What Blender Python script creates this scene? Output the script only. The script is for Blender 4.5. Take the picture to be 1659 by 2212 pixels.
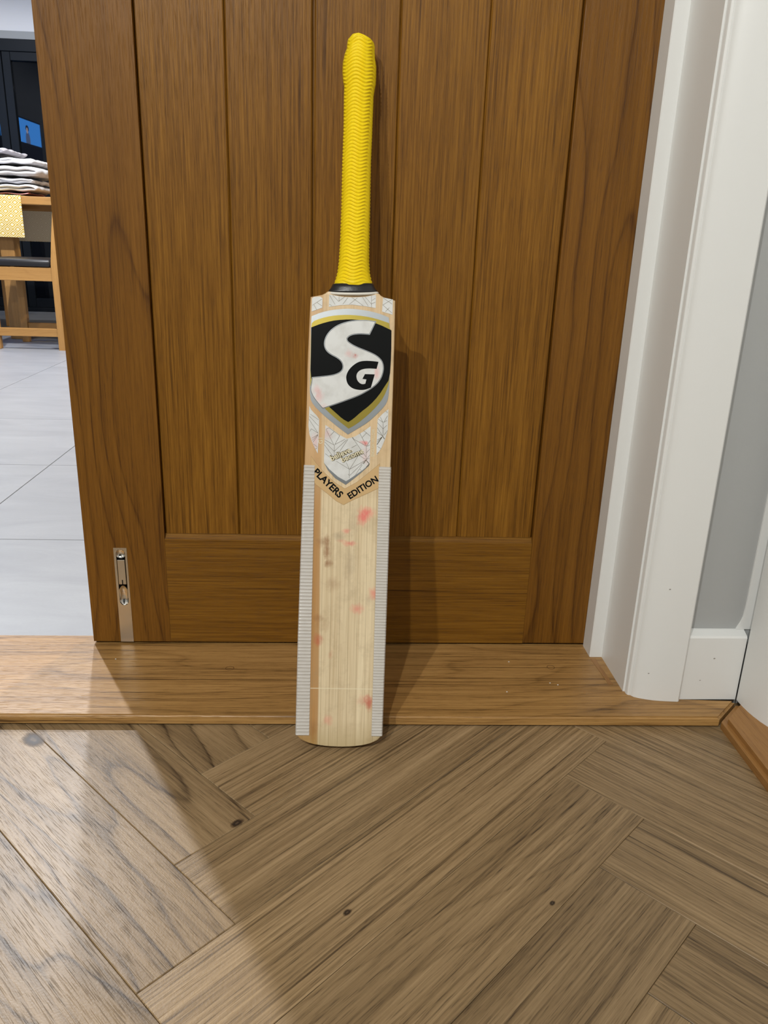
import bpy, bmesh, math, random, json
from mathutils import Vector, Matrix
random.seed(7)
S = bpy.context.scene
COL = S.collection
PI = math.pi
for o in list(bpy.data.objects): bpy.data.objects.remove(o)

# ------------------------------------------------------------------ camera
FPX = 1712.285
cam_d = bpy.data.cameras.new('camera')
cam = bpy.data.objects.new('camera', cam_d); COL.objects.link(cam)
cam_d.sensor_fit = 'HORIZONTAL'; cam_d.sensor_width = 36.0; cam_d.lens = FPX / 1659.0 * 36.0
cam_d.clip_start = 0.02; cam_d.clip_end = 60
yaw, pitch, roll = 0.05928, 0.33152, 0.03345
cy_, sy_, cp_, sp_ = math.cos(yaw), math.sin(yaw), math.cos(pitch), math.sin(pitch)
fw = Vector((sy_*cp_, cy_*cp_, -sp_)); rt = Vector((cy_, -sy_, 0)); up = rt.cross(fw)
rt2 = rt*math.cos(roll) + up*math.sin(roll); up2 = -rt*math.sin(roll) + up*math.cos(roll)
m = Matrix.Identity(4)
for i in range(3):
    m[i][0] = rt2[i]; m[i][1] = up2[i]; m[i][2] = -fw[i]
m[0][3], m[1][3], m[2][3] = 0.36618, -1.0837, 0.60495
cam.matrix_world = m
S.camera = cam

# ------------------------------------------------------------------ world, exposure, lamps
S.view_settings.view_transform = 'Standard'; S.view_settings.look = 'None'
S.view_settings.exposure = 0.0; S.view_settings.gamma = 1.0; S.view_settings.use_curve_mapping = False
W = bpy.data.worlds.new('night'); S.world = W; W.use_nodes = True
W.node_tree.nodes['Background'].inputs[0].default_value = (0.012, 0.014, 0.02, 1)
W.node_tree.nodes['Background'].inputs[1].default_value = 1.0

def lamp(name, loc, power, col, r, kind='SPOT'):      # recessed: nothing goes up to the ceiling
    d = bpy.data.lights.new(name, kind); d.energy = power; d.color = col
    if kind == 'AREA':
        d.shape = 'DISK'; d.size = 2*r
    else:
        d.shadow_soft_size = r
    if kind == 'SPOT': d.spot_size = math.radians(168); d.spot_blend = 0.25
    o = bpy.data.objects.new(name, d); o.location = loc; COL.objects.link(o); return o
WARM = (0.99, 1.0, 0.965); COOL = (0.95, 0.97, 1.0); AMB = (1.0, 0.84, 0.62)
# kitchen ceiling spots (their light falls through the open half of the doorway)
lamp('kitchen_lamp', (-0.98, 1.80, 2.36), 222, COOL, 0.034)
lamp('kitchen_lamp', (-0.62, 2.50, 2.36), 155, COOL, 0.045)
lamp('kitchen_lamp', (0.78, 1.80, 2.36), 105, AMB, 0.03)
lamp('kitchen_lamp', (-2.00, 3.67, 2.36), 50, COOL, 0.03)
# two hall ceiling spots behind the camera
lamp('hall_lamp', (-0.17, -2.42, 2.30), 112, WARM, 0.022)
lamp('hall_lamp', (-0.67, -2.42, 2.30), 128, WARM, 0.020)

# ------------------------------------------------------------------ helpers
def obj(name, me, mat=None, parent=None, smooth=False):
    if isinstance(me, bmesh.types.BMesh):
        d = bpy.data.meshes.new(name); bmesh.ops.recalc_face_normals(me, faces=me.faces); me.to_mesh(d); me.free(); me = d
    o = bpy.data.objects.new(name, me); COL.objects.link(o)
    if mat is not None and not me.materials: me.materials.append(mat)
    if smooth:
        for p in me.polygons: p.use_smooth = True
    if parent: o.parent = parent
    return o
def tag(o, label=None, cat=None, group=None, kind=None):
    if label: o['label'] = label
    if cat: o['category'] = cat
    if group: o['group'] = group
    if kind: o['kind'] = kind
    return o
def empty(name, loc=(0, 0, 0), rz=0):
    o = bpy.data.objects.new(name, None); COL.objects.link(o); o.location = loc; o.rotation_euler = (0, 0, rz)
    o.empty_display_size = 0.05; return o
def box(bm, x0, x1, y0, y1, z0, z1, bev=0, seg=2):
    vs = [bm.verts.new(p) for p in ((x0,y0,z0),(x1,y0,z0),(x1,y1,z0),(x0,y1,z0),(x0,y0,z1),(x1,y0,z1),(x1,y1,z1),(x0,y1,z1))]
    fs = [bm.faces.new([vs[i] for i in f]) for f in ((3,2,1,0),(4,5,6,7),(0,1,5,4),(1,2,6,5),(2,3,7,6),(3,0,4,7))]
    if bev:
        es = list({e for f in fs for e in f.edges})
        bmesh.ops.bevel(bm, geom=es, offset=bev, segments=seg, profile=0.5, affect='EDGES', clamp_overlap=True)
    return bm
def bx(x0, x1, y0, y1, z0, z1, bev=0, seg=2):
    return box(bmesh.new(), x0, x1, y0, y1, z0, z1, bev, seg)
def prism(pts, z0, z1, bm=None, axis='z'):
    """extrude a plan polygon from z0 to z1"""
    bm = bm or bmesh.new(); n = len(pts)
    f3 = {'z': lambda p, z: (p[0], p[1], z), 'x': lambda p, z: (z, p[0], p[1]), 'y': lambda p, z: (p[0], z, p[1])}[axis]
    a = [bm.verts.new(f3(p, z0)) for p in pts]; b = [bm.verts.new(f3(p, z1)) for p in pts]
    bm.faces.new(a[::-1]); bm.faces.new(b)
    for i in range(n): bm.faces.new((a[i], a[(i+1) % n], b[(i+1) % n], b[i]))
    return bm
def struct(name, me, mat, label, parent=None, smooth=False):
    o = obj(name, me, mat, parent, smooth); o['label'] = label; o['kind'] = 'structure'; return o

# ------------------------------------------------------------------ materials
class NT:
    def __init__(s, name):
        s.m = bpy.data.materials.new(name); s.m.use_nodes = True; s.t = s.m.node_tree; s.n = s.t.nodes
        s.b = s.n['Principled BSDF']; s.out = s.n['Material Output']
    def new(s, typ, **k):
        n = s.n.new(typ)
        for a, v in k.items(): setattr(n, a, v)
        return n
    def link(s, a, b): s.t.links.new(a, b)
    def setv(s, sock, v):
        if hasattr(v, 'links') or isinstance(v, bpy.types.NodeSocket): s.link(v, sock)
        else: sock.default_value = v
    def math(s, op, a, b=0.0, c=None, clamp=False):
        n = s.new('ShaderNodeMath', operation=op, use_clamp=clamp); s.setv(n.inputs[0], a); s.setv(n.inputs[1], b)
        if c is not None: s.setv(n.inputs[2], c)
        return n.outputs[0]
    def mix(s, fac, a, b, blend='MIX'):
        n = s.new('ShaderNodeMix', data_type='RGBA', blend_type=blend); s.setv(n.inputs[0], fac)
        s.setv(n.inputs[6], a); s.setv(n.inputs[7], b); return n.outputs[2]
    def ramp(s, fac, stops, interp='LINEAR'):
        n = s.new('ShaderNodeValToRGB'); r = n.color_ramp; r.interpolation = interp
        r.elements[0].position = stops[0][0]; r.elements[1].position = stops[-1][0]
        for p, c in stops[1:-1]: r.elements.new(p)
        for e, (p, c) in zip(sorted(r.elements, key=lambda q: q.position), stops): e.color = c if len(c) == 4 else (*c, 1)
        s.setv(n.inputs[0], fac); return n.outputs[0]
    def coord(s, rnd=0.0):
        c = s.new('ShaderNodeTexCoord').outputs['Object']
        if rnd:
            oi = s.new('ShaderNodeObjectInfo').outputs['Random']
            v = s.new('ShaderNodeVectorMath', operation='SCALE'); v.inputs[0].default_value = (rnd, rnd*0.71, rnd*0.37); s.link(oi, v.inputs['Scale'])
            a = s.new('ShaderNodeVectorMath', operation='ADD'); s.link(c, a.inputs[0]); s.link(v.outputs[0], a.inputs[1]); return a.outputs[0]
        return c
    def mapping(s, vec, scale=(1, 1, 1), loc=(0, 0, 0), rot=(0, 0, 0)):
        n = s.new('ShaderNodeMapping'); s.link(vec, n.inputs[0]); n.inputs['Scale'].default_value = scale
        n.inputs['Location'].default_value = loc; n.inputs['Rotation'].default_value = rot; return n.outputs[0]
    def noise(s, vec, scale=1.0, detail=3.0, rough=0.55, dist=0.0, out=0):
        n = s.new('ShaderNodeTexNoise'); s.link(vec, n.inputs['Vector']); n.inputs['Scale'].default_value = scale
        n.inputs['Detail'].default_value = detail; n.inputs['Roughness'].default_value = rough; n.inputs['Distortion'].default_value = dist
        return n.outputs[out]
    def bump(s, h, strength=0.3, dist=0.001):
        n = s.new('ShaderNodeBump'); n.inputs['Strength'].default_value = strength; n.inputs['Distance'].default_value = dist
        s.link(h, n.inputs['Height']); s.link(n.outputs[0], s.b.inputs['Normal'])
    def fin(s, col=None, rough=None, metal=None, spec=None, coat=None):
        for k, v in (('Base Color', col), ('Roughness', rough), ('Metallic', metal), ('Specular IOR Level', spec), ('Coat Weight', coat)):
            if v is not None:
                if isinstance(v, tuple) and len(v) == 3: v = (*v, 1)
                s.setv(s.b.inputs[k], v)
        return s.m
def plain(name, col, rough=0.5, metal=0.0, spec=0.5, nz=0.0, nscale=300, bump=0.0, var=0.0):
    t = NT(name); c = t.coord()
    if var:
        n = t.noise(c, 6, 4); col2 = t.mix(n, (*[q*(1-var) for q in col], 1), (*[min(1, q*(1+var)) for q in col], 1))
        t.fin(col2, rough, metal, spec)
    else: t.fin(col, rough, metal, spec)
    if bump:
        t.bump(t.noise(c, nscale, 3), bump, 0.001)
    return t.m
def oak(name, light, mid, dark, axis='x', cath=0.5, freq=4.0, streak=0.8, broad=0.5, lines=0.3, pore=0.8, fine=1.0, rough=0.42, rnd=40.0, tone=0.1, bump=0.3, iso=0.0, spec=0.4, mixed=False, sl=3.5):
    """oak: long grain along the given local axis; growth rings cut as cathedral arches, fine streaks, thin dark lines and short pores"""
    t = NT(name); c = t.coord(rnd)
    rot = {'x': (0, 0, 0), 'y': (0, 0, PI/2), 'z': (0, PI/2, 0)}[axis]
    c = t.mapping(c, (1, 1, 1), (0, 0, 0), rot)
    oi = t.new('ShaderNodeObjectInfo').outputs['Random']
    sep = t.new('ShaderNodeSeparateXYZ'); t.link(c, sep.inputs[0])
    across = t.math('ADD', sep.outputs[1], sep.outputs[2])
    low = t.noise(t.mapping(c, (1.7, 8.5, 8.5)), 1.0, 1.5, 0.4)
    wig = t.noise(t.mapping(c, (14, 70, 70)), 1.0, 2.0, 0.5)
    ph = t.math('ADD', t.math('MULTIPLY', low, freq*2.6), t.math('MULTIPLY', across, freq*8.0))
    ph = t.math('ADD', ph, t.math('MULTIPLY', wig, 0.22))
    saw = t.math('FRACT', ph)
    ring = t.ramp(saw, [(0.0, (0.30, 0.30, 0.30)), (0.10, (0, 0, 0)), (0.55, (0.10, 0.10, 0.10)), (0.86, (0.42, 0.42, 0.42)), (0.95, (1, 1, 1)), (1.0, (0.30, 0.30, 0.30))])
    amt = cath
    if mixed:
        oc = t.new('ShaderNodeSeparateColor'); t.link(t.new('ShaderNodeObjectInfo').outputs['Color'], oc.inputs[0])
    if mixed:   # some boards are sawn flat (arches), others on the quarter (straight lines)
        amt = t.math('MULTIPLY', cath, oc.outputs[0])
    st = t.noise(t.mapping(c, (sl, 200*fine, 200*fine)), 1.0, 3.0, 0.6)
    st2 = t.noise(t.mapping(c, (1.4, 38, 38)), 1.0, 2.0, 0.5)
    ln = t.noise(t.mapping(c, (2.2, 120*fine, 120*fine), (3.1, 1.7, 0.4)), 1.0, 2.0, 0.5)
    lnm = t.ramp(ln, [(0.57, (0, 0, 0)), (0.69, (1, 1, 1))])
    po = t.noise(t.mapping(c, (40, 700*fine, 700*fine)), 1.0, 2.0, 0.5)
    pom = t.ramp(po, [(0.55, (0, 0, 0)), (0.66, (1, 1, 1))])
    f = t.math('ADD', t.math('MULTIPLY', t.math('SUBTRACT', st, 0.5), streak*1.6 if not mixed else t.math('MULTIPLY', streak*1.6, t.math('SUBTRACT', 1.0, t.math('MULTIPLY', oc.outputs[0], 0.45)))), t.math('MULTIPLY', t.math('SUBTRACT', st2, 0.5), broad*1.8))
    f = t.math('SUBTRACT', f, t.math('MULTIPLY', ring, t.math('MULTIPLY', amt, 0.46)))
    lw = lines if not mixed else t.math('MULTIPLY', lines, t.math('SUBTRACT', 1.0, t.math('MULTIPLY', oc.outputs[0], 0.75)))
    f = t.math('SUBTRACT', f, t.math('MULTIPLY', lnm, lw))
    f = t.math('ADD', t.math('ADD', f, 0.62), t.math('MULTIPLY', pom, -0.24*pore), None, True)
    col = t.ramp(f, [(0.0, dark), (0.5, mid), (1.0, light)])
    br = t.math('ADD', 1.0-tone, t.math('MULTIPLY', oi, 2*tone))
    patch = t.noise(t.mapping(c, (1.5, 6, 6)), 1.0, 2.0)
    br = t.math('MULTIPLY', br, t.math('ADD', 0.88, t.math('MULTIPLY', patch, 0.24)))
    cb = t.new('ShaderNodeCombineColor')
    for i in range(3): t.link(br, cb.inputs[i])
    col = t.mix(1.0, col, cb.outputs[0], 'MULTIPLY')
    t.fin(col, t.math('ADD', rough, t.math('MULTIPLY', pom, 0.12)), 0.0, spec)
    h = t.math('ADD', t.math('MULTIPLY', st, 0.5), t.math('MULTIPLY', pom, -0.8))
    if iso: h = t.math('ADD', t.math('MULTIPLY', h, 0.25), t.math('MULTIPLY', t.noise(c, 420, 3, 0.6), iso))
    t.bump(h, bump, 0.0006)
    return t.m

M = {}
M['floor'] = oak('floor_oak', (0.395, 0.270, 0.143), (0.240, 0.157, 0.077), (0.058, 0.035, 0.017), 'x', 0.95, 3.6, 0.95, 0.40, 0.36, 1.1, 1.7, 0.40, 40, 0.11, 0.30, 0.9, mixed=True, sl=5.0)
M['door_v'] = oak('door_oak', (0.276, 0.123, 0.0136), (0.178, 0.074, 0.0068), (0.068, 0.026, 0.0020), 'z', 0.10, 9.0, 1.05, 0.18, 0.22, 0.8, 2.3, 0.42, 23, 0.06, 0.35, spec=0.28, sl=10.0)
M['door_s'] = oak('door_oak_stile', (0.228, 0.097, 0.0120), (0.158, 0.064, 0.0068), (0.072, 0.026, 0.0028), 'z', 0.95, 3.0, 0.60, 0.30, 0.15, 0.8, 2.0, 0.42, 31, 0.05, 0.35, spec=0.28, sl=9.0)
M['door_h'] = oak('door_oak_rail', (0.264, 0.120, 0.0132), (0.180, 0.076, 0.0068), (0.076, 0.029, 0.0024), 'x', 0.08, 9.0, 0.95, 0.18, 0.22, 0.8, 2.2, 0.42, 17, 0.05, 0.35, spec=0.28, sl=10.0)
M['thresh'] = oak('threshold_oak', (0.50, 0.287, 0.098), (0.34, 0.182, 0.056), (0.10, 0.048, 0.013), 'x', 0.55, 3.4, 0.75, 0.35, 0.25, 1.0, 1.6, 0.36, 19, 0.03, 0.30, sl=8.0)
M['thresh_y'] = oak('threshold_oak_side', (0.42, 0.215, 0.066), (0.315, 0.150, 0.042), (0.16, 0.066, 0.017), 'y', 0.2, 5.0, 0.6, 0.3, 0.15, 0.9, 1.6, 0.36, 19, 0.03, 0.3)
M['furn_z'] = oak('furniture_oak', (0.48, 0.26, 0.082), (0.38, 0.195, 0.058), (0.235, 0.108, 0.028), 'z', 0.3, 4.0, 0.4, 0.3, 0.1, 0.5, 1.0, 0.42, 13, 0.04, 0.2)
M['furn_x'] = oak('furniture_oak_x', (0.48, 0.26, 0.082), (0.38, 0.195, 0.058), (0.235, 0.108, 0.028), 'x', 0.3, 4.0, 0.4, 0.3, 0.1, 0.5, 1.0, 0.42, 13, 0.04, 0.2)
M['white'] = plain('white_gloss_paint', (0.77, 0.77, 0.75), 0.34, spec=0.45, bump=0.06, nscale=90)
M['wallgrey'] = plain('grey_emulsion', (0.40, 0.405, 0.40), 0.8, spec=0.2, bump=0.08, nscale=420)
M['wallwhite'] = plain('white_emulsion', (0.78, 0.78, 0.78), 0.85, spec=0.2, bump=0.05, nscale=420)
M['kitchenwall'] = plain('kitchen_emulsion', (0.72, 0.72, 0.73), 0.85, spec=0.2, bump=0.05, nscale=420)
M['kitchendim'] = plain('kitchen_emulsion_low_bounce', (0.26, 0.265, 0.27), 0.85, spec=0.2)  # darkened copy of the kitchen paint for unseen surfaces, lowers bounced light
M['gap'] = plain('dark_gap', (0.012, 0.010, 0.009), 0.9, spec=0.1)
M['nickel'] = plain('satin_nickel', (0.62, 0.57, 0.49), 0.26, 1.0, bump=0.03, nscale=200)
M['nickel_b'] = plain('polished_nickel', (0.72, 0.69, 0.64), 0.10, 1.0)
M['subfloor'] = plain('subfloor', (0.05, 0.035, 0.022), 0.9, spec=0.1)
M['frame'] = plain('anthracite_frame', (0.006, 0.008, 0.011), 0.5, spec=0.15)
M['black_seat'] = plain('black_leather', (0.012, 0.011, 0.012), 0.4, bump=0.15, nscale=250)
M['towel'] = plain('white_cotton', (0.62, 0.61, 0.62), 0.95, spec=0.1, bump=0.35, nscale=700)
M['towel2'] = plain('grey_cotton', (0.44, 0.42, 0.45), 0.95, spec=0.1, bump=0.35, nscale=700)
M['towel3'] = plain('pink_cotton', (0.72, 0.33, 0.33), 0.95, spec=0.1, bump=0.35, nscale=700)

# glass of the garden doors: dark night outside, mirror-like
t = NT('night_glass'); t.fin((0.003, 0.004, 0.006), 0.02, 0.0, 0.5); t.b.inputs['IOR'].default_value = 1.30; M['glass'] = t.m

# pale stone-look porcelain tile
t = NT('pale_porcelain'); c = t.coord(21)
n1 = t.noise(t.mapping(c, (3, 9, 3), rot=(0, 0, 0.35)), 1.0, 6, 0.6, 1.2); n2 = t.noise(c, 160, 3, 0.6)
col = t.mix(t.ramp(n1, [(0.3, (0, 0, 0)), (0.75, (1, 1, 1))]), (0.27, 0.278, 0.30, 1), (0.345, 0.354, 0.374, 1))
col = t.mix(t.math('MULTIPLY', n2, 0.25), col, (0.22, 0.227, 0.245, 1)); t.fin(col, 0.38, 0, 0.4); t.bump(n2, 0.12, 0.0006); M['tile'] = t.m

# printed table runner: rows of concentric diamonds
def runner_mat(name, bg, line, pit=0.044):
    t = NT(name); c = t.coord(); sep = t.new('ShaderNodeSeparateXYZ'); t.link(c, sep.inputs[0])
    x = t.math('DIVIDE', sep.outputs[0], pit*1.2); y = t.math('DIVIDE', t.math('SUBTRACT', sep.outputs[2], sep.outputs[1]), pit)
    a = t.math('ADD', x, y); b = t.math('SUBTRACT', x, y)
    fa = t.math('ABSOLUTE', t.math('SUBTRACT', t.math('FRACT', a), 0.5)); fb = t.math('ABSOLUTE', t.math('SUBTRACT', t.math('FRACT', b), 0.5))
    d = t.math('MULTIPLY', t.math('MAXIMUM', fa, fb), 2.0)       # 0 centre .. 1 edge of a diamond
    f = t.ramp(d, [(0.0, (0.35, 0.35, 0.35)), (0.10, (0.35, 0.35, 0.35)), (0.12, (1, 1, 1)), (0.34, (1, 1, 1)), (0.36, (0, 0, 0)), (0.66, (0, 0, 0)), (0.68, (1, 1, 1)), (0.84, (1, 1, 1)), (0.86, (0, 0, 0))], 'CONSTANT')
    t.fin(t.mix(f, (*bg, 1), (*line, 1)), 0.9, 0, 0.1); return t.m
M['runner'] = runner_mat('yellow_diamond_print', (0.58, 0.38, 0.055), (0.78, 0.72, 0.54))
M['runner_back'] = runner_mat('beige_cloth_reverse', (0.72, 0.62, 0.42), (0.80, 0.71, 0.52))

# ================================================================== the setting
T = 0.0154            # top of the oak threshold above the hall floor
CZ = 2.42             # ceilings
KX0, KX1, KY1 = -2.60, 2.40, 5.12
HX0, HY0 = -1.60, -6.00
WF, WB = -0.137, 0.045    # faces of the wall between hall and kitchen
def yfront(x): return -0.1898 - 0.0081*x

# hall floor: slab + herringbone planks, each its own piece
fl = struct('floor', bx(HX0, 0.96, HY0, -0.02, -0.06, -0.0085), M['subfloor'], 'oak herringbone plank floor of the hall')
PW, PL, PH = 0.10245, 0.6147, 0.80405
va = Vector((math.cos(PH), -math.sin(PH), 0)); vb = Vector((-math.sin(PH), -math.cos(PH), 0))
l0 = Vector((0.20677, -0.2886, 0))
g = 0.0002
bm = bx(-PL/2+g, PL/2-g, -PW/2+g, PW/2-g, -0.008, 0.0)
top = [e for e in bm.edges if all(abs(v.co.z) < 1e-6 for v in e.verts)]
bmesh.ops.bevel(bm, geom=top, offset=0.0007, segments=1, affect='EDGES')
pme = bpy.data.meshes.new('plank'); bm.to_mesh(pme); bm.free(); pme.materials.append(M['floor'])
def plank(c, d):
    cs = [c + d*sx*PL/2 + Vector((-d.y, d.x, 0))*sy*PW/2 for sx in (-1, 1) for sy in (-1, 1)]
    if all(p.y > -0.15 for p in cs) or all(p.y < -1.75 for p in cs) or all(p.x > 0.93 for p in cs) or all(p.x < -0.85 for p in cs): return
    o = bpy.data.objects.new('plank', pme); COL.objects.link(o); o.parent = fl
    o.location = c; o.rotation_euler = (0, 0, math.atan2(d.y, d.x))
    o.color = ((1.0 if c.x < 0.12 else random.choice((0.12, 0.2, 0.3, 0.55))), 1, 1, 1)      # flat-sawn planks show arches, the others straight grain
step = PW*(va + vb); shift = PL*(va - vb); r0 = l0 + 3*PW*va + 2*PW*vb - PL*vb
for j in (-1, 0, 1):
    for k in range(-12, 16):
        plank(l0 + k*step + j*shift + va*PW/2 - vb*PL/2, vb)
        plank(r0 + k*step + j*shift + vb*PW/2 + va*PL/2, va)

# knots in some of the planks
KNOTS = ((0.2597, -0.3733, -2.37, 0.01, 0.006), (0.3788, -0.4962, -2.37, 0.006, 0.004), (0.578, -0.4886, -2.37, 0.0045, 0.003), (-0.0116, -0.2209, -0.8, 0.022, 0.014))
t = NT('oak_knot'); c = t.coord(); gr = t.new('ShaderNodeTexGradient', gradient_type='SPHERICAL'); nzk = t.noise(c, 2.5, 4, 0.6, 0.6, 1)
vm = t.new('ShaderNodeVectorMath', operation='MULTIPLY_ADD'); t.link(nzk, vm.inputs[0]); vm.inputs[1].default_value = (0.5, 0.5, 0); t.link(c, vm.inputs[2])
va_ = t.new('ShaderNodeVectorMath', operation='SUBTRACT'); t.link(vm.outputs[0], va_.inputs[0]); va_.inputs[1].default_value = (0.25, 0.25, 0); t.link(va_.outputs[0], gr.inputs[0])
t.fin(t.ramp(gr.outputs[0], [(0.0, (0.12, 0.075, 0.04)), (0.35, (0.07, 0.04, 0.02)), (0.7, (0.018, 0.010, 0.006)), (0.9, (0.10, 0.065, 0.035)), (1.0, (0.05, 0.03, 0.016))]), 0.5)
t.link(t.ramp(gr.outputs[0], [(0.08, (0, 0, 0)), (0.45, (0.75, 0.75, 0.75)), (0.7, (1, 1, 1))]), t.b.inputs['Alpha']); M['knot'] = t.m
for kx, ky, ka, k1, k2 in KNOTS:
    bm = bmesh.new(); bmesh.ops.create_circle(bm, cap_ends=True, segments=24, radius=1.0)
    o = obj('knot', bm, M['knot'], fl); o.location = (kx, ky, 0.00012); o.rotation_euler = (0, 0, ka); o.scale = (k1, k2, 1)

# kitchen floor: large porcelain tiles
KZ = 0.0124
kf = struct('floor_kitchen', bx(KX0, KX1, 0.024, KY1, -0.05, 0.0095), plain('tile_grout', (0.42, 0.42, 0.43), 0.9), 'pale grey porcelain tile floor of the kitchen')
TX, TY, TS, TG = -0.40, 0.976, 0.541, 0.0011
tcache = {}
def tile(x0, x1, y0, y1):
    key = (round(x1-x0, 4), round(y1-y0, 4))
    if key not in tcache:
        w_, d_ = key
        b = bx(-w_/2+TG, w_/2-TG, -d_/2+TG, d_/2-TG, 0, KZ-0.0095)
        te = [e for e in b.edges if all(v.co.z > 0.001 for v in e.verts)]
        bmesh.ops.bevel(b, geom=te, offset=0.0006, segments=1, affect='EDGES')
        me = bpy.data.meshes.new('tile'); b.to_mesh(me); b.free(); me.materials.append(M['tile']); tcache[key] = me
    o = bpy.data.objects.new('tile', tcache[key]); COL.objects.link(o); o.parent = kf
    o.location = ((x0+x1)/2, (y0+y1)/2, 0.0095)
for i in range(-5, 3):
    for j in range(-2, 8):
        x0, x1 = max(KX0, TX+i*TS), min(KX1, TX+(i+1)*TS); y0, y1 = max(0.0245, TY+j*TS), min(KY1, TY+(j+1)*TS)
        if x1-x0 > 0.02 and y1-y0 > 0.02 and x0 < 0.6: tile(x0, x1, y0, y1)

# walls
def boxes(*bs):
    bm = bmesh.new()
    for b in bs: box(bm, *b)
    return bm
struct('wall_front', boxes((HX0-0.1, -0.80, WF, WB, -0.05, CZ), (0.80, 1.06, WF, WB, -0.05, CZ), (-0.80, 0.80, WF, WB, 2.05, CZ)), M['wallgrey'], 'grey painted hall wall around the double doorway')
struct('wall_kitchen_front', boxes((KX0-0.1, -0.80, WB, WB+0.012, 0, CZ), (0.80, KX1+0.1, WB, WB+0.012, 0, CZ), (-0.80, 0.80, WB, WB+0.012, 2.05, CZ)), M['kitchendim'], 'kitchen side of the doorway wall, darkened to cut bounced light')
RO0, RO1 = -0.262, -1.05      # doorway in the right-hand hall wall
struct('wall_right', boxes((0.946, 1.06, RO0, WF, -0.05, CZ), (0.946, 1.06, HY0, RO1, -0.05, CZ), (0.946, 1.06, RO1, RO0, 2.05, CZ)), M['wallgrey'], 'grey painted hall wall with a doorway on the right')
struct('wall_left', bx(HX0-0.1, HX0, HY0, WF, -0.05, CZ), plain('left_wall_bounce', (0.50, 0.50, 0.49), 0.8), 'unseen left wall of the hall, made paler to bounce light')  # out of view; colour paler than the other hall walls to bounce light
struct('wall_back', bx(HX0-0.1, 1.06, HY0-0.1, HY0, -0.05, CZ), plain('hall_end_darkened', (0.10, 0.10, 0.10), 0.8), 'unseen wall at the near end of the hall, darkened to cut reflections')  # out of view; colour darkened to cut reflections and fill light
struct('ceiling', bx(HX0-0.1, 1.06, HY0-0.1, WB, CZ, CZ+0.08), M['wallwhite'], 'white hall ceiling')
struct('ceiling_kitchen', bx(KX0-0.1, KX1+0.1, WB, KY1+0.2, CZ, CZ+0.08), M['kitchendim'], 'kitchen ceiling, darkened to cut bounced light')
struct('wall_kitchen_left', bx(KX0-0.1, KX0, WB, KY1+0.1, -0.05, CZ), M['kitchendim'], 'left wall of the kitchen, darkened to cut bounced light')
struct('wall_kitchen_right', bx(KX1, KX1+0.1, WB, KY1+0.1, -0.05, CZ), M['kitchendim'], 'right wall of the kitchen, darkened to cut bounced light')
BFX0, BFX1, BFT = -2.60, 0.6, 1.797
struct('wall_kitchen_back', boxes((KX0-0.1, KX1+0.1, KY1, KY1+0.1, 1.846, CZ), (BFX1, KX1+0.1, KY1, KY1+0.1, -0.05, 1.846)), M['kitchenwall'], 'white kitchen wall above the dark garden doors')
struct('trim_lintel', bx(BFX0, BFX1, KY1-0.01, KY1+0.06, BFT, 1.846), plain('grey_lintel', (0.30, 0.31, 0.31), 0.6), 'pale grey lintel strip above the garden doors')
# the doorway on the right is shut by a plain white door
d3 = struct('door_3', bx(1.005, 1.045, RO1+0.017, RO0-0.016, 0.022, 2.045, 0.002), M['white'], 'closed white door in the doorway on the right')
struct('floor_side', bx(0.96, 1.10, -1.15, -0.15, -0.06, 0.0), M['subfloor'], 'bare floor under the doorway on the right')

# oak threshold in the doorway
bm = prism([(-0.80, 0.0242), (-0.80, -0.150), (-0.95, -0.156), (-0.95, yfront(-0.95)), (0.8765, yfront(0.8765)), (0.9165, -0.1565), (0.80, -0.150), (0.80, 0.0242)], 0.0032, T)
es = [e for e in bm.edges if all(v.co.z > T-1e-5 for v in e.verts) and all(v.co.y < -0.155 for v in e.verts)]
bmesh.ops.bevel(bm, geom=es, offset=0.0032, segments=3, affect='EDGES')
prism([(-0.79, 0.02), (-0.79, -0.14), (-0.94, -0.15), (-0.94, yfront(-0.95)+0.006), (0.868, yfront(0.8765)+0.006), (0.905, -0.156), (0.79, -0.15), (0.79, 0.02)], -0.004, 0.0033, bm)
th = struct('trim_1', bm, M['thresh'], 'oak threshold board under the door')
# wooden plugs let into the threshold, their joint a thin dark ring
def plug(x, y, rx, ry):
    bm = bmesh.new(); n = 28
    pts = [(rx*math.cos(2*PI*i/n), ry*math.sin(2*PI*i/n)) for i in range(n)]
    a = [bm.verts.new((x+p[0], y+p[1], T+0.0002)) for p in pts]; b = [bm.verts.new((x+p[0]*0.86, y+p[1]*0.86, T+0.0002)) for p in pts]
    for i in range(n): bm.faces.new((a[i], a[(i+1) % n], b[(i+1) % n], b[i]))
    obj('plug', bm, plain('plug_joint', (0.13, 0.06, 0.018), 0.6), th)
plug(0.2120, -0.0720, 0.0062, 0.0058); plug(0.6805, -0.0665, 0.0058, 0.0058)
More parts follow.
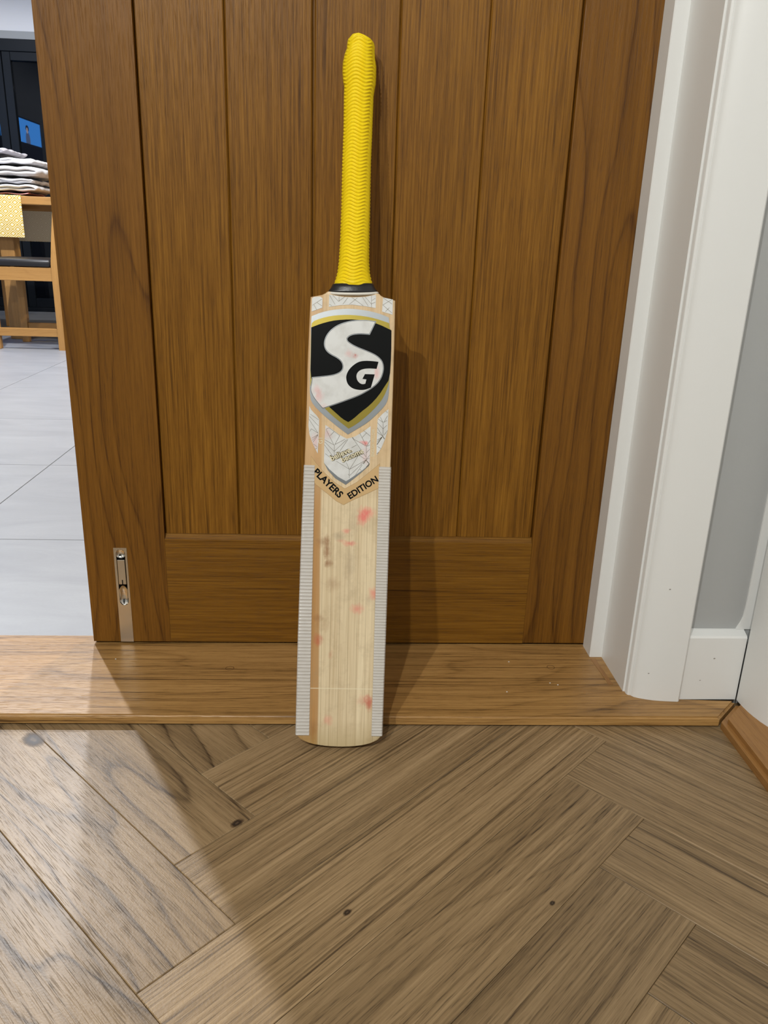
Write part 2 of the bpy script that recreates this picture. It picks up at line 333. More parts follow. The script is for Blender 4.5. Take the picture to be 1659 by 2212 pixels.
# small inlay strip next to the lining
obj('inlay', prism([(0.7475, -0.0405), (0.7555, -0.0405), (0.7585, -0.1135), (0.7525, -0.1135)], T-0.001, T+0.0003), M['thresh_y'], th)
for x, y, lab in ((0.0445, -0.0473, 'white crumb on the threshold just below the flush bolt'), (0.6683, -0.1108, 'left one of two white crumbs side by side on the threshold'), (0.6784, -0.1157, 'right one of two white crumbs side by side on the threshold'), (0.6019, -0.1341, 'white crumb nearest the front edge of the threshold, right of the bat'), (0.621, -0.0513, 'white crumb nearest the foot of the door, right of the bat')):
    bm = bmesh.new(); bmesh.ops.create_icosphere(bm, subdivisions=1, radius=0.0012); bmesh.ops.scale(bm, vec=(1, 0.8, 0.5), verts=bm.verts)
    o = tag(obj('crumb', bm, M['white']), lab, 'crumb', 'crumbs on the oak threshold'); o.location = (x, y, T+0.0005)

# oak threshold of the doorway on the right
bm = prism([(0.8790, -0.1985), (0.9175, -0.1590), (1.05, -0.1590), (1.05, -1.12), (0.866, -1.12)], 0.0, T+0.0012)
es = [e for e in bm.edges if all(v.co.z > T for v in e.verts) and all(v.co.x < 0.92 for v in e.verts)]
bmesh.ops.bevel(bm, geom=es, offset=0.007, segments=4, affect='EDGES')
struct('trim_2', bm, M['thresh_y'], 'oak threshold board of the doorway on the right')

# white door frame on the right of the doorway: lining, stop and architrave (and its twin on the left)
def frame_side(s, n):
    fx = lambda pts: [(s*x, y) for x, y in pts]
    struct('trim_%d' % n, prism(fx([(0.7665, -0.1315), (0.7665, 0.057), (0.801, 0.057), (0.801, -0.1315)]), T if s > 0 else 0.012, 2.05), M['white'], 'white door lining %s' % ('right of the oak door' if s > 0 else 'on the open side'))
    if s > 0:
        bm = prism(fx([(0.7480, -0.0340), (0.7492, -0.0352), (0.7690, -0.0352), (0.7690, -0.0005), (0.7480, -0.0005)]), T, 2.02)
        struct('trim_%d' % (n+1), bm, M['white'], 'white door stop strip beside the oak door')
    prof = [(0.7690, -0.1300), (0.7690, -0.1378), (0.7700, -0.1400), (0.7722, -0.1415), (0.7738, -0.1412), (0.7748, -0.1432), (0.7775, -0.1462), (0.7830, -0.1490), (0.7920, -0.1522), (0.8012, -0.1546), (0.8100, -0.1560), (0.8220, -0.1572), (0.8350, -0.1580), (0.8368, -0.1568), (0.8372, WF+0.002), (0.80, WF+0.002), (0.80, -0.1300)]
    bm = prism(fx(prof), T, 2.10)
    o = struct('trim_%d' % (n+2), bm, M['white'], 'white architrave %s' % ('between the oak door and the grey wall' if s > 0 else 'on the open side of the doorway'), smooth=True)
    md = o.modifiers.new('split', 'EDGE_SPLIT'); md.split_angle = math.radians(28)
frame_side(1, 3); frame_side(-1, 6)
struct('trim_9', bx(-0.7665, 0.7665, -0.1315, 0.057, 2.02, 2.05), M['white'], 'white door head lining')
struct('trim_10', bx(-0.84, 0.84, -0.158, WF-0.0005, 2.05, 2.13), M['white'], 'white head architrave over the doorway')

# skirting board, corner fillet, and the white frame of the right-hand doorway
sk = [(WF+0.001, T), (-0.1520, T), (-0.1520, 0.1100), (-0.1502, 0.1128), (-0.1390, 0.1172), (WF+0.001, 0.1174)]
bm = prism(sk, 0.8374, 0.9190, axis='x')
struct('baseboard_front', bm, M['white'], 'white chamfered skirting below the strip of grey wall')
fil = [(0.9190, 0.1174), (0.9080, 0.1176), (0.9095, 0.121), (0.9125, 0.127), (0.9150, 0.136), (0.9160, 0.150), (0.9155, 2.1), (0.9460, 2.1), (0.9460, 0.1174)]
bm = bmesh.new(); prism(fil, WF-0.0022, WF+0.001, bm, 'y')
struct('trim_11', bm, M['white'], 'white painted strip in the corner beside the grey wall')
prof = [(0.9462, -0.1545), (0.9196, -0.1545), (0.9192, -0.1600), (0.9196, -0.1720), (0.9210, -0.1850), (0.9230, -0.1960), (0.9262, -0.2080), (0.9300, -0.2180), (0.9345, -0.2270), (0.9362, -0.2400), (0.9362, -0.2610), (0.9462, -0.2610)]
bm = prism(prof, T+0.0012, 2.10); o = struct('trim_12', bm, M['white'], 'white architrave of the right-hand doorway in the corner', smooth=True)
md = o.modifiers.new('split', 'EDGE_SPLIT'); md.split_angle = math.radians(30)
struct('trim_13', bx(0.9400, 1.065, -0.2760, -0.2615, T+0.0012, 2.05), M['white'], 'white lining of the right-hand doorway')
struct('trim_14', boxes((0.9400, 1.065, RO1, RO1+0.0145, T+0.0012, 2.05), (0.926, 0.9459, RO1-0.07, RO1, T+0.0012, 2.10)), M['white'], 'white far lining of the right-hand doorway')

# dents and nail heads in the paint
for x, y, z, r in ((0.8000, -0.1547, 0.1830, 0.0012), (0.7905, -0.1520, 0.0560, 0.0011), (0.8640, -0.1521, 0.0455, 0.0010), (0.8785, -0.1521, 0.0795, 0.0014)):
    bm = bmesh.new(); bmesh.ops.create_icosphere(bm, subdivisions=1, radius=r); bmesh.ops.scale(bm, vec=(1.2, 0.35, 0.7), verts=bm.verts); bmesh.ops.translate(bm, vec=(x, y, z), verts=bm.verts)
    obj('paint_chip', bm, plain('paint_chip', (0.30, 0.28, 0.25), 0.8), bpy.data.objects['trim_5'] if x < 0.84 else bpy.data.objects['baseboard_front'])

# ------------------------------------------------------------------ the oak door leaf
DZ0, DZ1, DW = 0.0192, 2.012, 0.7650
door = empty('door_1', (0, 0, 0)); tag(door, 'closed oak door leaf with vertical boarded panel', None, None, 'structure')
GX = [0.1145, 0.2209, 0.3258, 0.4313, 0.5400, 0.6520]
RZ = 0.1850
bev = 0.0012
obj('stile', boxes((0, 0.0434, 0, 0.044, DZ0, DZ1), (0.0566, GX[0]-0.0002, 0, 0.044, DZ0, DZ1), (0.0434, 0.0566, 0, 0.044, DZ0, 0.0785), (0.0434, 0.0566, 0, 0.044, 0.170, DZ1), (0.0434, 0.0566, 0.012, 0.044, 0.0785, 0.170)), M['door_s'], door)
obj('stile', bx(GX[5]+0.0002, DW, 0, 0.044, DZ0, DZ1, bev), M['door_s'], door)
obj('rail', prism([(0, DZ0), (0.044, DZ0), (0.044, RZ+0.007), (0.0070, RZ+0.007), (0.0066, RZ+0.0052), (0.0012, RZ), (0, RZ-0.0008)], GX[0], GX[5], axis='x'), M['door_h'], door)
obj('rail', bx(GX[0], GX[5], 0, 0.044, 1.88, DZ1, bev), M['door_h'], door)
obj('backing', bx(GX[0]-0.005, GX[5]+0.005, 0.0115, 0.034, RZ+0.002, 1.89), M['door_v'], door)
for i in range(5):
    a = GX[i] + (0.0006 if i == 0 else 0.0002); b = GX[i+1] - (0.0002 if i < 4 else 0.0006)
    if i == 2: a += 0.0022
    z0 = RZ + 0.0072
    bm = prism([(a, 0.0112), (a, 0.0082), (a+0.0018, 0.0060), (b-0.0018, 0.0060), (b, 0.0082), (b, 0.0112)], z0, 1.885)
    obj('board', bm, M['door_v'], door)
obj('gap_shade', bx(0.002, DW-0.002, 0.006, 0.038, T+0.0002, DZ0+0.0005), M['gap'], door)  # black strip added as painted shade in the gap under the door
# flush bolt let into the left stile
fb = obj('flush_bolt', bmesh.new(), M['nickel'], door); fb['label'] = 'satin nickel flush bolt at the foot of the door'
bm = bmesh.new()
X0, X1, ZB, ZT = 0.0403, 0.0592, DZ0-0.0002, 0.1708
cx = 0.0500; hw = 0.0064
def slot(z0, z1, y):    # rounded slot outline
    pts = []
    for i in range(11):
        a = PI*i/10; pts.append((cx + hw*math.cos(a), z1 - hw + hw*math.sin(a)))
    for i in range(11):
        a = PI + PI*i/10; pts.append((cx + hw*math.cos(a), z0 + hw + hw*math.sin(a)))
    return [bm.verts.new((p[0], y, p[1])) for p in pts]
yo = -0.0007
sl = slot(0.0795, 0.1690, yo); n = len(sl)
rect = []
for v in sl:
    px, pz = v.co.x, v.co.z
    if pz > 0.1690-hw: t_ = (px-cx)/hw; rect.append(bm.verts.new((X1 if t_ > 0.7 else X0 if t_ < -0.7 else cx+(X1-cx)*t_*1.2, yo, ZT if abs(t_) <= 0.99 else pz)))
    elif pz < 0.0795+hw: t_ = (px-cx)/hw; rect.append(bm.verts.new((X1 if t_ > 0.7 else X0 if t_ < -0.7 else cx+(X1-cx)*t_*1.2, yo, ZB if abs(t_) <= 0.99 else pz)))
    else: rect.append(bm.verts.new((X1 if px > cx else X0, yo, pz)))
for i in range(n):
    j = (i+1) % n
    try: bm.faces.new((sl[i], rect[i], rect[j], sl[j]))
    except ValueError: pass
inner = [bm.verts.new((v.co.x, 0.0075, v.co.z)) for v in sl]
for i in range(n):
    j = (i+1) % n; bm.faces.new((sl[i], sl[j], inner[j], inner[i]))
bm.faces.new(inner)
ro = [bm.verts.new((v.co.x, 0.0006, v.co.z)) for v in rect]
for i in range(n):
    j = (i+1) % n
    try: bm.faces.new((rect[i], rect[j], ro[j], ro[i]))
    except ValueError: pass
bmesh.ops.recalc_face_normals(bm, faces=bm.faces); bm.to_mesh(fb.data); bm.free(); fb.data.materials.clear(); fb.data.materials.append(M['nickel'])
obj('slot_shadow', bx(cx-0.0062, cx+0.0062, 0.0068, 0.0074, 0.082, 0.166), M['gap'], fb)
lev = bx(cx-0.0054, cx+0.0054, -0.0016, 0.0027, 0.1135, 0.1525, 0.0006)
obj('lever', lev, M['nickel'], fb)
bm = bx(-0.0007, 0.0007, -0.0003, 0.0003, -0.0035, 0.0035); bmesh.ops.translate(bm, vec=(cx, -0.00175, 0.1172), verts=bm.verts); obj('notch', bm, M['gap'], fb)
def cup(z0, z1, deep):
    bm = bmesh.new(); nz, nx = 14, 10; rows = []
    for i in range(nz+1):
        f = i/nz; z = z0 + (z1-z0)*f; r = []
        for k in range(nx+1):
            u = -1 + 2*k/nx; d = max(0.0, 1-u*u)**0.5 * math.sin(PI*min(1, f*1.0))**0.7
            wd = hw*0.97*(1 if 0.15 < f < 0.85 else (math.sin(PI*f/0.3*0.5) if f <= 0.15 else math.sin(PI*(1-f)/0.3*0.5))**0.5 if 0 < f < 1 else 0.25)
            r.append(bm.verts.new((cx+u*wd, yo+0.0001+deep*d, z)))
        rows.append(r)
    for i in range(nz):
        for k in range(nx): bm.faces.new((rows[i][k], rows[i][k+1], rows[i+1][k+1], rows[i+1][k]))
    obj('thumb_cup', bm, M['nickel_b'], fb, True)
cup(0.0800, 0.1112, 0.0042); cup(0.1548, 0.1688, 0.0030)

# ------------------------------------------------------------------ kitchen: garden doors
gd = empty('door_2', (0, KY1, 0)); tag(gd, 'dark framed glass garden doors at the far end of the kitchen', None, None, 'structure')
yf = KY1-0.02
def gp(x0, x1, z0, z1, y0=0.0, y1=0.06, name='frame_bar', mat='frame'):
    obj(name, bx(x0, x1, -0.02+y0, -0.02+y1, z0, z1, 0.003 if name != 'pane' else 0, 1), M[mat], gd)
gp(BFX0, BFX1, BFT-0.075, BFT, -0.005)              # head
gp(BFX0, BFX1, KZ, KZ+0.03, -0.012)                  # sill
edges = [(-2.60, -1.9625), (-1.9575, -1.10), (-1.095, -0.25), (-0.245, 0.6)]
for a, b in edges:
    gp(a, a+0.056, KZ+0.03, BFT-0.075); gp(b-0.056, b, KZ+0.03, BFT-0.075)
    gp(a+0.056, b-0.056, KZ+0.03, KZ+0.095); gp(a+0.056, b-0.056, BFT-0.13, BFT-0.075)
    gp(a+0.056, b-0.056, KZ+0.095, BFT-0.13, 0.022, 0.030, 'pane', 'glass')
struct('ground_outside', bx(-4, 4, KY1+0.12, 9, -0.1, -0.05), plain('night_patio', (0.03, 0.03, 0.03), 0.9), 'dark patio outside the garden doors')

BATJSON = r'''{"edgeL":[[-0.0511,0.54851],[-0.05269,0.48373],[-0.0526,0.37339],[-0.05332,0.34883],[-0.05431,0.28367],[-0.05554,0.13525],[-0.05544,0.01465]],"edgeR":[[0.05029,0.55023],[0.05112,0.48784],[0.05121,0.37684],[0.05125,0.35048],[0.05157,0.28665],[0.05172,0.13736],[0.05149,0.01424]],"shoulder":[[-0.05108,0.54851],[-0.03818,0.55135],[-0.03042,0.55626],[0.02911,0.55886],[0.03628,0.55413],[0.04998,0.55058]],"toe":[[-0.05542,0.01406],[-0.05188,0.0094],[-0.04205,0.0054],[-0.02878,0.00202],[-0.01152,0.00045],[0.00403,5e-05],[0.02299,0.00205],[0.04018,0.0064],[0.04874,0.01006],[0.05149,0.01424]],"grip":[[0.85796,0.00032,0.01501],[0.85481,0.00029,0.01542],[0.84745,0.00024,0.0157],[0.83966,-0.00081,0.01782],[0.83013,-0.00079,0.01936],[0.81868,-0.00071,0.01948],[0.8101,-0.00034,0.01895],[0.80259,-0.00017,0.01808],[0.79478,-0.0007,0.0176],[0.75157,-0.00041,0.0172],[0.71276,-0.0007,0.01722],[0.66294,-0.00019,0.01729],[0.61895,-0.00021,0.01757],[0.59576,-0.0004,0.01827],[0.5819,-0.00041,0.0196],[0.57264,-0.00026,0.02187],[0.56754,-0.00013,0.02387]],"griptop":[[-0.01458,0.85391],[-0.01033,0.85757],[-0.00342,0.85846],[0.00391,0.8566],[0.01161,0.8537],[0.01558,0.851]],"band_t":[[-0.02387,0.56431],[-0.00042,0.5637],[0.02326,0.56639]],"band_b":[[-0.03,0.55765],[-0.01411,0.5545],[-0.00013,0.55401],[0.01381,0.55544],[0.0277,0.55907]],"bind_b":[[-0.03067,0.55534],[-0.01403,0.55176],[-5e-05,0.55108],[0.0139,0.55242],[0.0298,0.5577]],"lines":[[-0.04765,0.40981,-0.03764,0.4035,0.28],[-0.04864,0.40732,-0.03762,0.39613,0.28],[-0.04908,0.4038,-0.03774,0.38734,0.28],[-0.04597,0.39233,-0.03774,0.38734,0.28],[-0.04597,0.39233,-0.04782,0.3891,0.28],[-0.03788,0.38592,-0.04515,0.38093,0.28],[-0.03787,0.38557,-0.04473,0.3783,0.28],[-0.03786,0.38487,-0.04362,0.37622,0.28],[-0.04322,0.37448,-0.03819,0.37077,0.28],[-0.03816,0.36953,-0.04094,0.36821,0.28],[0.04313,0.41672,0.04515,0.41468,0.32],[0.03663,0.40927,0.04003,0.40304,0.32],[0.03405,0.40689,0.04003,0.40304,0.32],[0.04527,0.41116,0.0411,0.40308,0.32],[0.04492,0.40551,0.0411,0.40308,0.32],[0.04039,0.40306,0.04073,0.38718,0.32],[0.03348,0.40246,0.04046,0.3953,0.32],[0.04511,0.39987,0.04046,0.3953,0.32],[0.0335,0.39647,0.03947,0.38749,0.32],[0.04568,0.39336,0.04178,0.38757,0.32],[0.0335,0.39082,0.03948,0.38714,0.32],[0.03971,0.38555,0.03363,0.38128,0.32],[0.03971,0.38555,0.0337,0.37916,0.32],[0.03422,0.37387,0.03839,0.37153,0.32],[0.03606,0.36667,0.03397,0.36518,0.32],[0.03947,0.38749,0.04264,0.383,0.7],[0.03971,0.38555,0.03362,0.37597,0.7],[-0.02823,0.39217,-0.01859,0.37424,0.3],[-0.02824,0.39243,-0.0248,0.39443,0.3],[-0.0248,0.39443,-0.01164,0.38549,0.3],[-0.01849,0.38982,-0.02319,0.38483,0.3],[-0.01164,0.38549,-0.017,0.37483,0.3],[-0.01777,0.37373,-0.01765,0.35973,0.3],[-0.01752,0.37427,-0.00532,0.38113,0.3],[-0.01783,0.36619,-0.00315,0.38067,0.3],[-0.00155,0.38126,-0.01084,0.36696,0.3],[-0.02951,0.37978,-0.01804,0.37372,0.3],[-0.02944,0.3771,-0.01783,0.36619,0.3],[-0.02989,0.37386,-0.01928,0.36022,0.3],[-0.02852,0.36315,-0.02138,0.35799,0.3],[0.00519,0.38149,0.02068,0.36097,0.3],[0.00546,0.3815,0.02082,0.37393,0.3],[0.01224,0.38925,0.02081,0.37447,0.3],[0.01701,0.39237,0.02532,0.38593,0.3],[0.0206,0.38981,0.01538,0.38371,0.3],[0.02547,0.38109,0.02136,0.37395,0.3],[0.02082,0.37393,0.02105,0.35774,0.3],[0.02511,0.37542,0.02138,0.37341,0.3],[0.02527,0.3703,0.02107,0.36585,0.3],[0.02549,0.36329,0.02132,0.35775,0.3],[0.02506,0.3595,0.02133,0.35748,0.3],[0.00891,0.37461,0.00307,0.37119,0.3],[0.01093,0.3612,0.00167,0.34523,0.3],[0.02028,0.35664,0.00167,0.34523,0.3],[0.0187,0.35497,0.00189,0.33766,0.3],[0.01665,0.35111,0.0089,0.33896,0.3],[0.01356,0.34615,0.01579,0.34405,0.3],[-0.00289,0.35319,0.00113,0.34521,0.3],[-0.0148,0.35443,0.00113,0.34521,0.3],[0.00113,0.34521,0.00145,0.3344,0.3],[-0.00032,0.33922,0.00135,0.33764,0.3],[0.01252,0.36233,0.02024,0.35772,0.3],[0.00377,0.38386,0.00519,0.38149,0.7],[0.0208,0.3572,0.02501,0.35246,0.7],[0.02501,0.35246,0.02162,0.3483,0.7],[0.02081,0.35693,0.01797,0.35224,0.7],[-0.0485,0.53856,-0.03758,0.54635,0.3],[-0.04303,0.542,-0.03689,0.53814,0.3],[-0.04666,0.53909,-0.04328,0.53374,0.3],[-0.02843,0.55132,-0.02162,0.54062,0.3],[-0.02472,0.55148,-0.01755,0.54446,0.3],[-0.01755,0.54446,-0.01027,0.55027,0.3],[-0.01725,0.55043,-0.01708,0.54448,0.3],[-0.00652,0.54952,-0.01234,0.54148,0.3],[-0.00187,0.54972,0.01193,0.54068,0.3],[0.00466,0.54955,-0.00443,0.54182,0.3],[0.01069,0.55072,0.01802,0.54029,0.3],[0.01394,0.55114,0.02215,0.54249,0.3],[0.02137,0.55256,0.02179,0.53926,0.3],[0.02612,0.55001,0.02201,0.54708,0.3],[0.02627,0.54543,0.02212,0.54341,0.3],[-0.0286,0.54078,-0.0253,0.53909,0.3],[0.03545,0.55087,0.04645,0.54399,0.3],[0.04626,0.5495,0.03525,0.54259,0.3],[0.03525,0.54259,0.0468,0.53341,0.3],[0.04331,0.53972,0.03878,0.53492,0.3]],"text":{"players":["PLAYERS",[-0.04284,0.33942],[-0.01017,0.3096],0],"edition":["EDITION",[0.00307,0.30893],[0.03722,0.33222],0],"believe":["believe.",[-0.02047,0.35452],[0.00454,0.36719],0],"become":["become",[-0.00748,0.35332],[0.01837,0.36576],0],"willow":["ENGLISH WILLOW",[0.03053,0.36152],[0.03055,0.39443],0],"grade":["G1",[-0.03219,0.37484],[-0.03238,0.38189],0]},"stains":[[0.02264,0.29264,0.0089,0.0071,0,0.95],[0.0189,0.28573,0.0065,0.0083,0,0.85],[0.00018,0.2699,0.0047,0.003,0,0.6],[0.00402,0.25467,0.0077,0.003,0,0.7],[-0.00568,0.25782,0.0053,0.0018,0,0.35],[-0.02344,0.24769,0.0041,0.0153,1,0.8],[-0.02068,0.22954,0.0053,0.0047,1,0.7],[-0.02983,0.25491,0.0059,0.0059,1,0.45],[0.03596,0.19367,0.0065,0.0071,0,0.65],[0.01607,0.17365,0.0077,0.0053,0,0.6],[0.02993,0.18605,0.0047,0.0071,2,0.25],[-0.03113,0.13399,0.0053,0.0077,3,0.7],[0.03401,0.05586,0.0059,0.0089,3,0.8],[0.02928,0.05989,0.0094,0.0059,0,0.3],[-0.01644,0.03339,0.0059,0.0059,0,0.4],[-0.02426,0.15319,0.0083,0.0071,1,0.3],[-0.01545,0.20396,0.0083,0.0083,1,0.35],[-0.00866,0.26342,0.0071,0.0053,2,0.5],[0.0077,0.28259,0.0059,0.0236,2,0.25],[0.00479,0.22847,0.0071,0.0212,2,0.3],[-0.03186,0.16167,0.0053,0.0047,1,0.45],[-0.01529,0.11634,0.003,0.0047,3,0.3],[-0.03446,0.02198,0.0053,0.0118,1,0.4]],"tape":[[-0.04071,0.34867],[-0.03884,0.01427],[0.03719,0.34947],[0.03846,0.01525],[-0.05353,0.34827],[0.05127,0.34991]],"crease":0.07288,"P":{"tl":[[-0.04918,0.54676],[-0.04691,0.54851],[-0.03951,0.54919],[-0.03668,0.5473],[-0.03666,0.53631],[-0.04924,0.5312]],"tm":[[-0.02892,0.55221],[-0.01398,0.54993],[-1e-05,0.5498],[0.01394,0.55114],[0.02692,0.55418],[0.02696,0.53856],[0.01428,0.54014],[-0.00162,0.54129],[-0.01556,0.54015],[-0.02898,0.53756]],"tr":[[0.03543,0.55133],[0.0472,0.54954],[0.04734,0.53159],[0.03457,0.53474]],"silver":[[-0.04914,0.52581],[-0.03848,0.53052],[-0.02563,0.53404],[-0.01272,0.53587],[-0.00235,0.53656],[0.00893,0.53593],[0.022,0.53435],[0.03515,0.53106],[0.04309,0.52797],[0.04438,0.51559],[0.04641,0.51224],[0.04733,0.48473],[0.04639,0.4553],[0.04609,0.43794],[0.04462,0.42919],[0.04216,0.42388],[0.03455,0.4149],[0.02179,0.40225],[0.00888,0.39395],[-0.00187,0.38704],[-0.00856,0.39161],[-0.02106,0.40076],[-0.03354,0.41075],[-0.04425,0.42078],[-0.04882,0.42927],[-0.04935,0.45686],[-0.04966,0.51257]],"gold":[[-0.04837,0.51928],[-0.0383,0.52371],[-0.02544,0.52723],[-0.01251,0.5288],[-0.00127,0.52927],[0.0135,0.52844],[0.0266,0.52642],[0.04348,0.52156],[0.04456,0.51517],[0.04641,0.51224],[0.04715,0.48473],[0.04601,0.45356],[0.04492,0.44658],[0.04009,0.43338],[0.03255,0.42267],[0.02151,0.41096],[0.0087,0.40005],[-0.0012,0.39404],[-0.00879,0.39944],[-0.01772,0.40609],[-0.02665,0.4136],[-0.03559,0.42195],[-0.04455,0.43202],[-0.04867,0.4405],[-0.04901,0.45687],[-0.0494,0.51258]],"black":[[-0.04923,0.51259],[-0.03813,0.51732],[-0.02528,0.52126],[-0.01236,0.52334],[0.00322,0.52416],[0.01803,0.52264],[0.03117,0.51976],[0.04664,0.51311],[0.04733,0.48473],[0.04639,0.4553],[0.04139,0.44731],[0.03391,0.43489],[0.02376,0.42322],[0.01265,0.41413],[0.00414,0.40599],[-0.00186,0.40186],[-0.00897,0.40553],[-0.01791,0.41304],[-0.02595,0.4197],[-0.03582,0.4306],[-0.04481,0.44237],[-0.04883,0.45688],[-0.04885,0.48094]],"S":[[0.02674,0.52215],[0.01801,0.52307],[0.00933,0.52288],[0.00068,0.52192],[-0.00792,0.51985],[-0.01649,0.5165],[-0.02329,0.51195],[-0.02833,0.50661],[-0.03163,0.50048],[-0.03276,0.49444],[-0.03176,0.48934],[-0.02904,0.48516],[-0.02419,0.48192],[-0.01803,0.47915],[-0.01272,0.47549],[-0.00999,0.47129],[-0.00941,0.46614],[-0.01145,0.46175],[-0.01658,0.45854],[-0.02261,0.45658],[-0.03213,0.45493],[-0.04596,0.45311],[-0.04666,0.44662],[-0.04802,0.4388],[-0.04452,0.43115],[-0.03913,0.42442],[-0.03286,0.41772],[-0.02683,0.4201],[-0.01389,0.4249],[-0.00095,0.43014],[0.01027,0.43489],[0.01972,0.44044],[0.02571,0.44456],[0.03167,0.44998],[0.03542,0.45576],[0.03741,0.46189],[0.03826,0.46797],[0.03701,0.47397],[0.03426,0.47818],[0.02888,0.48228],[0.0218,0.48545],[0.01299,0.48854],[0.0042,0.49163],[-0.00286,0.49521],[-0.00642,0.49807],[-0.00696,0.50148],[-0.00402,0.50503],[0.00113,0.50696],[0.00891,0.50813],[0.02023,0.50773]],"G":[[0.03235,0.47509],[0.02385,0.47579],[0.01513,0.47571],[0.00821,0.47415],[0.00223,0.47004],[-0.00283,0.46467],[-0.0057,0.45852],[-0.00599,0.45333],[-0.00407,0.44735],[0.00041,0.44319],[0.00571,0.44122],[0.01272,0.44061],[0.0188,0.44171],[0.02415,0.44407],[0.02829,0.45998],[0.01649,0.45997],[0.01362,0.45407],[0.01844,0.45356],[0.01728,0.44858],[0.01469,0.44762],[0.01117,0.44835],[0.00758,0.45168],[0.00613,0.45638],[0.00687,0.46072],[0.01025,0.46431],[0.01542,0.46623],[0.02239,0.46693],[0.03026,0.46663]],"chev":[[-0.04528,0.35949],[-0.03984,0.35179],[-0.02901,0.33985],[-0.01552,0.32796],[-0.00346,0.32128],[0.01082,0.32965],[0.02371,0.34062],[0.03787,0.35295],[0.03837,0.32387],[0.02445,0.31682],[0.00706,0.30834],[-0.00466,0.30181],[-0.01315,0.30598],[-0.02394,0.31449],[-0.03871,0.32549],[-0.04532,0.33408]],"ll":[[-0.04901,0.41984],[-0.04672,0.41516],[-0.04314,0.41139],[-0.04002,0.40846],[-0.03686,0.40423],[-0.03681,0.38596],[-0.0375,0.3628],[-0.04117,0.36924],[-0.04486,0.37697],[-0.04813,0.38557],[-0.04953,0.39596]],"lm":[[-0.02926,0.39753],[-0.02083,0.3926],[-0.0128,0.38677],[-0.00303,0.38186],[0.00653,0.38481],[0.01686,0.39127],[0.02543,0.39812],[0.02558,0.37932],[0.02555,0.35212],[0.01741,0.34483],[0.00621,0.33655],[-0.00241,0.33056],[-0.01222,0.33554],[-0.023,0.34443],[-0.02978,0.35211],[-0.02994,0.37397]],"lr":[[0.04627,0.41935],[0.04623,0.39403],[0.04349,0.38343],[0.03944,0.37277],[0.03358,0.36293],[0.03316,0.37607],[0.0335,0.40669],[0.039,0.41299]],"lsilver":[[-0.02978,0.35211],[-0.023,0.34443],[-0.01222,0.33554],[-0.00241,0.33056],[0.00621,0.33655],[0.01741,0.34483],[0.02555,0.3523],[0.0243,0.34988],[0.01489,0.34079],[0.00631,0.33347],[-0.00272,0.32615],[-0.01568,0.33368],[-0.02472,0.34306]]},"frame":{"B0":[0.37121,-0.24521,0.006],"V":[0.014428,0.253702,0.967175],"U":[0.999896,-0.003661,-0.013955],"N":[-0.0,-0.967276,0.253728],"L":0.84829},"stains2":[[-0.0373,0.43046,0.0053,0.0083,0,0.35],[-0.04086,0.43916,0.0047,0.0059,0,0.3],[-0.00439,0.48345,0.0047,0.0041,0,0.3],[0.00347,0.48047,0.0035,0.0035,3,0.5],[0.00453,0.48215,0.0012,0.0012,3,0.9],[0.03075,0.46226,0.0035,0.0083,0,0.4],[-0.02613,0.46833,0.0071,0.0083,2,0.1],[-0.04089,0.37656,0.0047,0.0094,0,0.35],[-0.03432,0.36005,0.0041,0.0059,0,0.35],[-0.02615,0.38819,0.0047,0.0071,0,0.3],[0.02002,0.37692,0.0035,0.003,0,0.9],[0.01661,0.37848,0.0047,0.0018,0,0.6],[0.02049,0.36183,0.0059,0.0094,0,0.25],[-0.01031,0.36083,0.0106,0.0083,2,0.15],[-0.03143,0.41851,0.0059,0.0047,0,0.25],[0.00326,0.37525,0.0094,0.0106,2,0.12]]}'''

# ================================================================== kitchen furniture and things
# television on the left wall; only its mirror image in the garden doors can be seen
tv = empty('television', (KX0+0.002, 3.24, 1.02)); tag(tv, 'slim black television on the kitchen wall, its blue screen mirrored in the garden doors', 'television')
obj('housing', bx(0.0, 0.03, -0.50, 0.50, -0.02, 0.53, 0.004), M['frame'], tv)
t = NT('tv_picture'); c = t.coord(); sep = t.new('ShaderNodeSeparateXYZ'); t.link(c, sep.inputs[0]); yy, zz = sep.outputs[1], sep.outputs[2]
blue = t.math('GREATER_THAN', zz, 0.318)
def ell(y0, z0, ry, rz):
    a = t.math('DIVIDE', t.math('SUBTRACT', yy, y0), ry); b = t.math('DIVIDE', t.math('SUBTRACT', zz, z0), rz)
    return t.math('LESS_THAN', t.math('ADD', t.math('MULTIPLY', a, a), t.math('MULTIPLY', b, b)), 1.0)
fy = -0.145
hair, face, body = ell(fy, 0.445, 0.040, 0.028), ell(fy+0.004, 0.428, 0.022, 0.026), ell(fy, 0.345, 0.055, 0.075)
col = t.mix(blue, (0.01, 0.01, 0.015, 1), (0.06, 0.32, 0.95, 1)); col = t.mix(body, col, (0.10, 0.14, 0.26, 1)); col = t.mix(hair, col, (0.01, 0.01, 0.02, 1)); col = t.mix(face, col, (0.45, 0.40, 0.45, 1))
col = t.mix(t.math('GREATER_THAN', zz, 0.318), (0.004, 0.004, 0.008, 1), col)
t.fin((0.01, 0.01, 0.01), 0.2); t.link(col, t.b.inputs['Emission Color']); t.b.inputs['Emission Strength'].default_value = 26.0
obj('screen', bx(0.0301, 0.0312, -0.485, 0.485, -0.005, 0.516), t.m, tv)

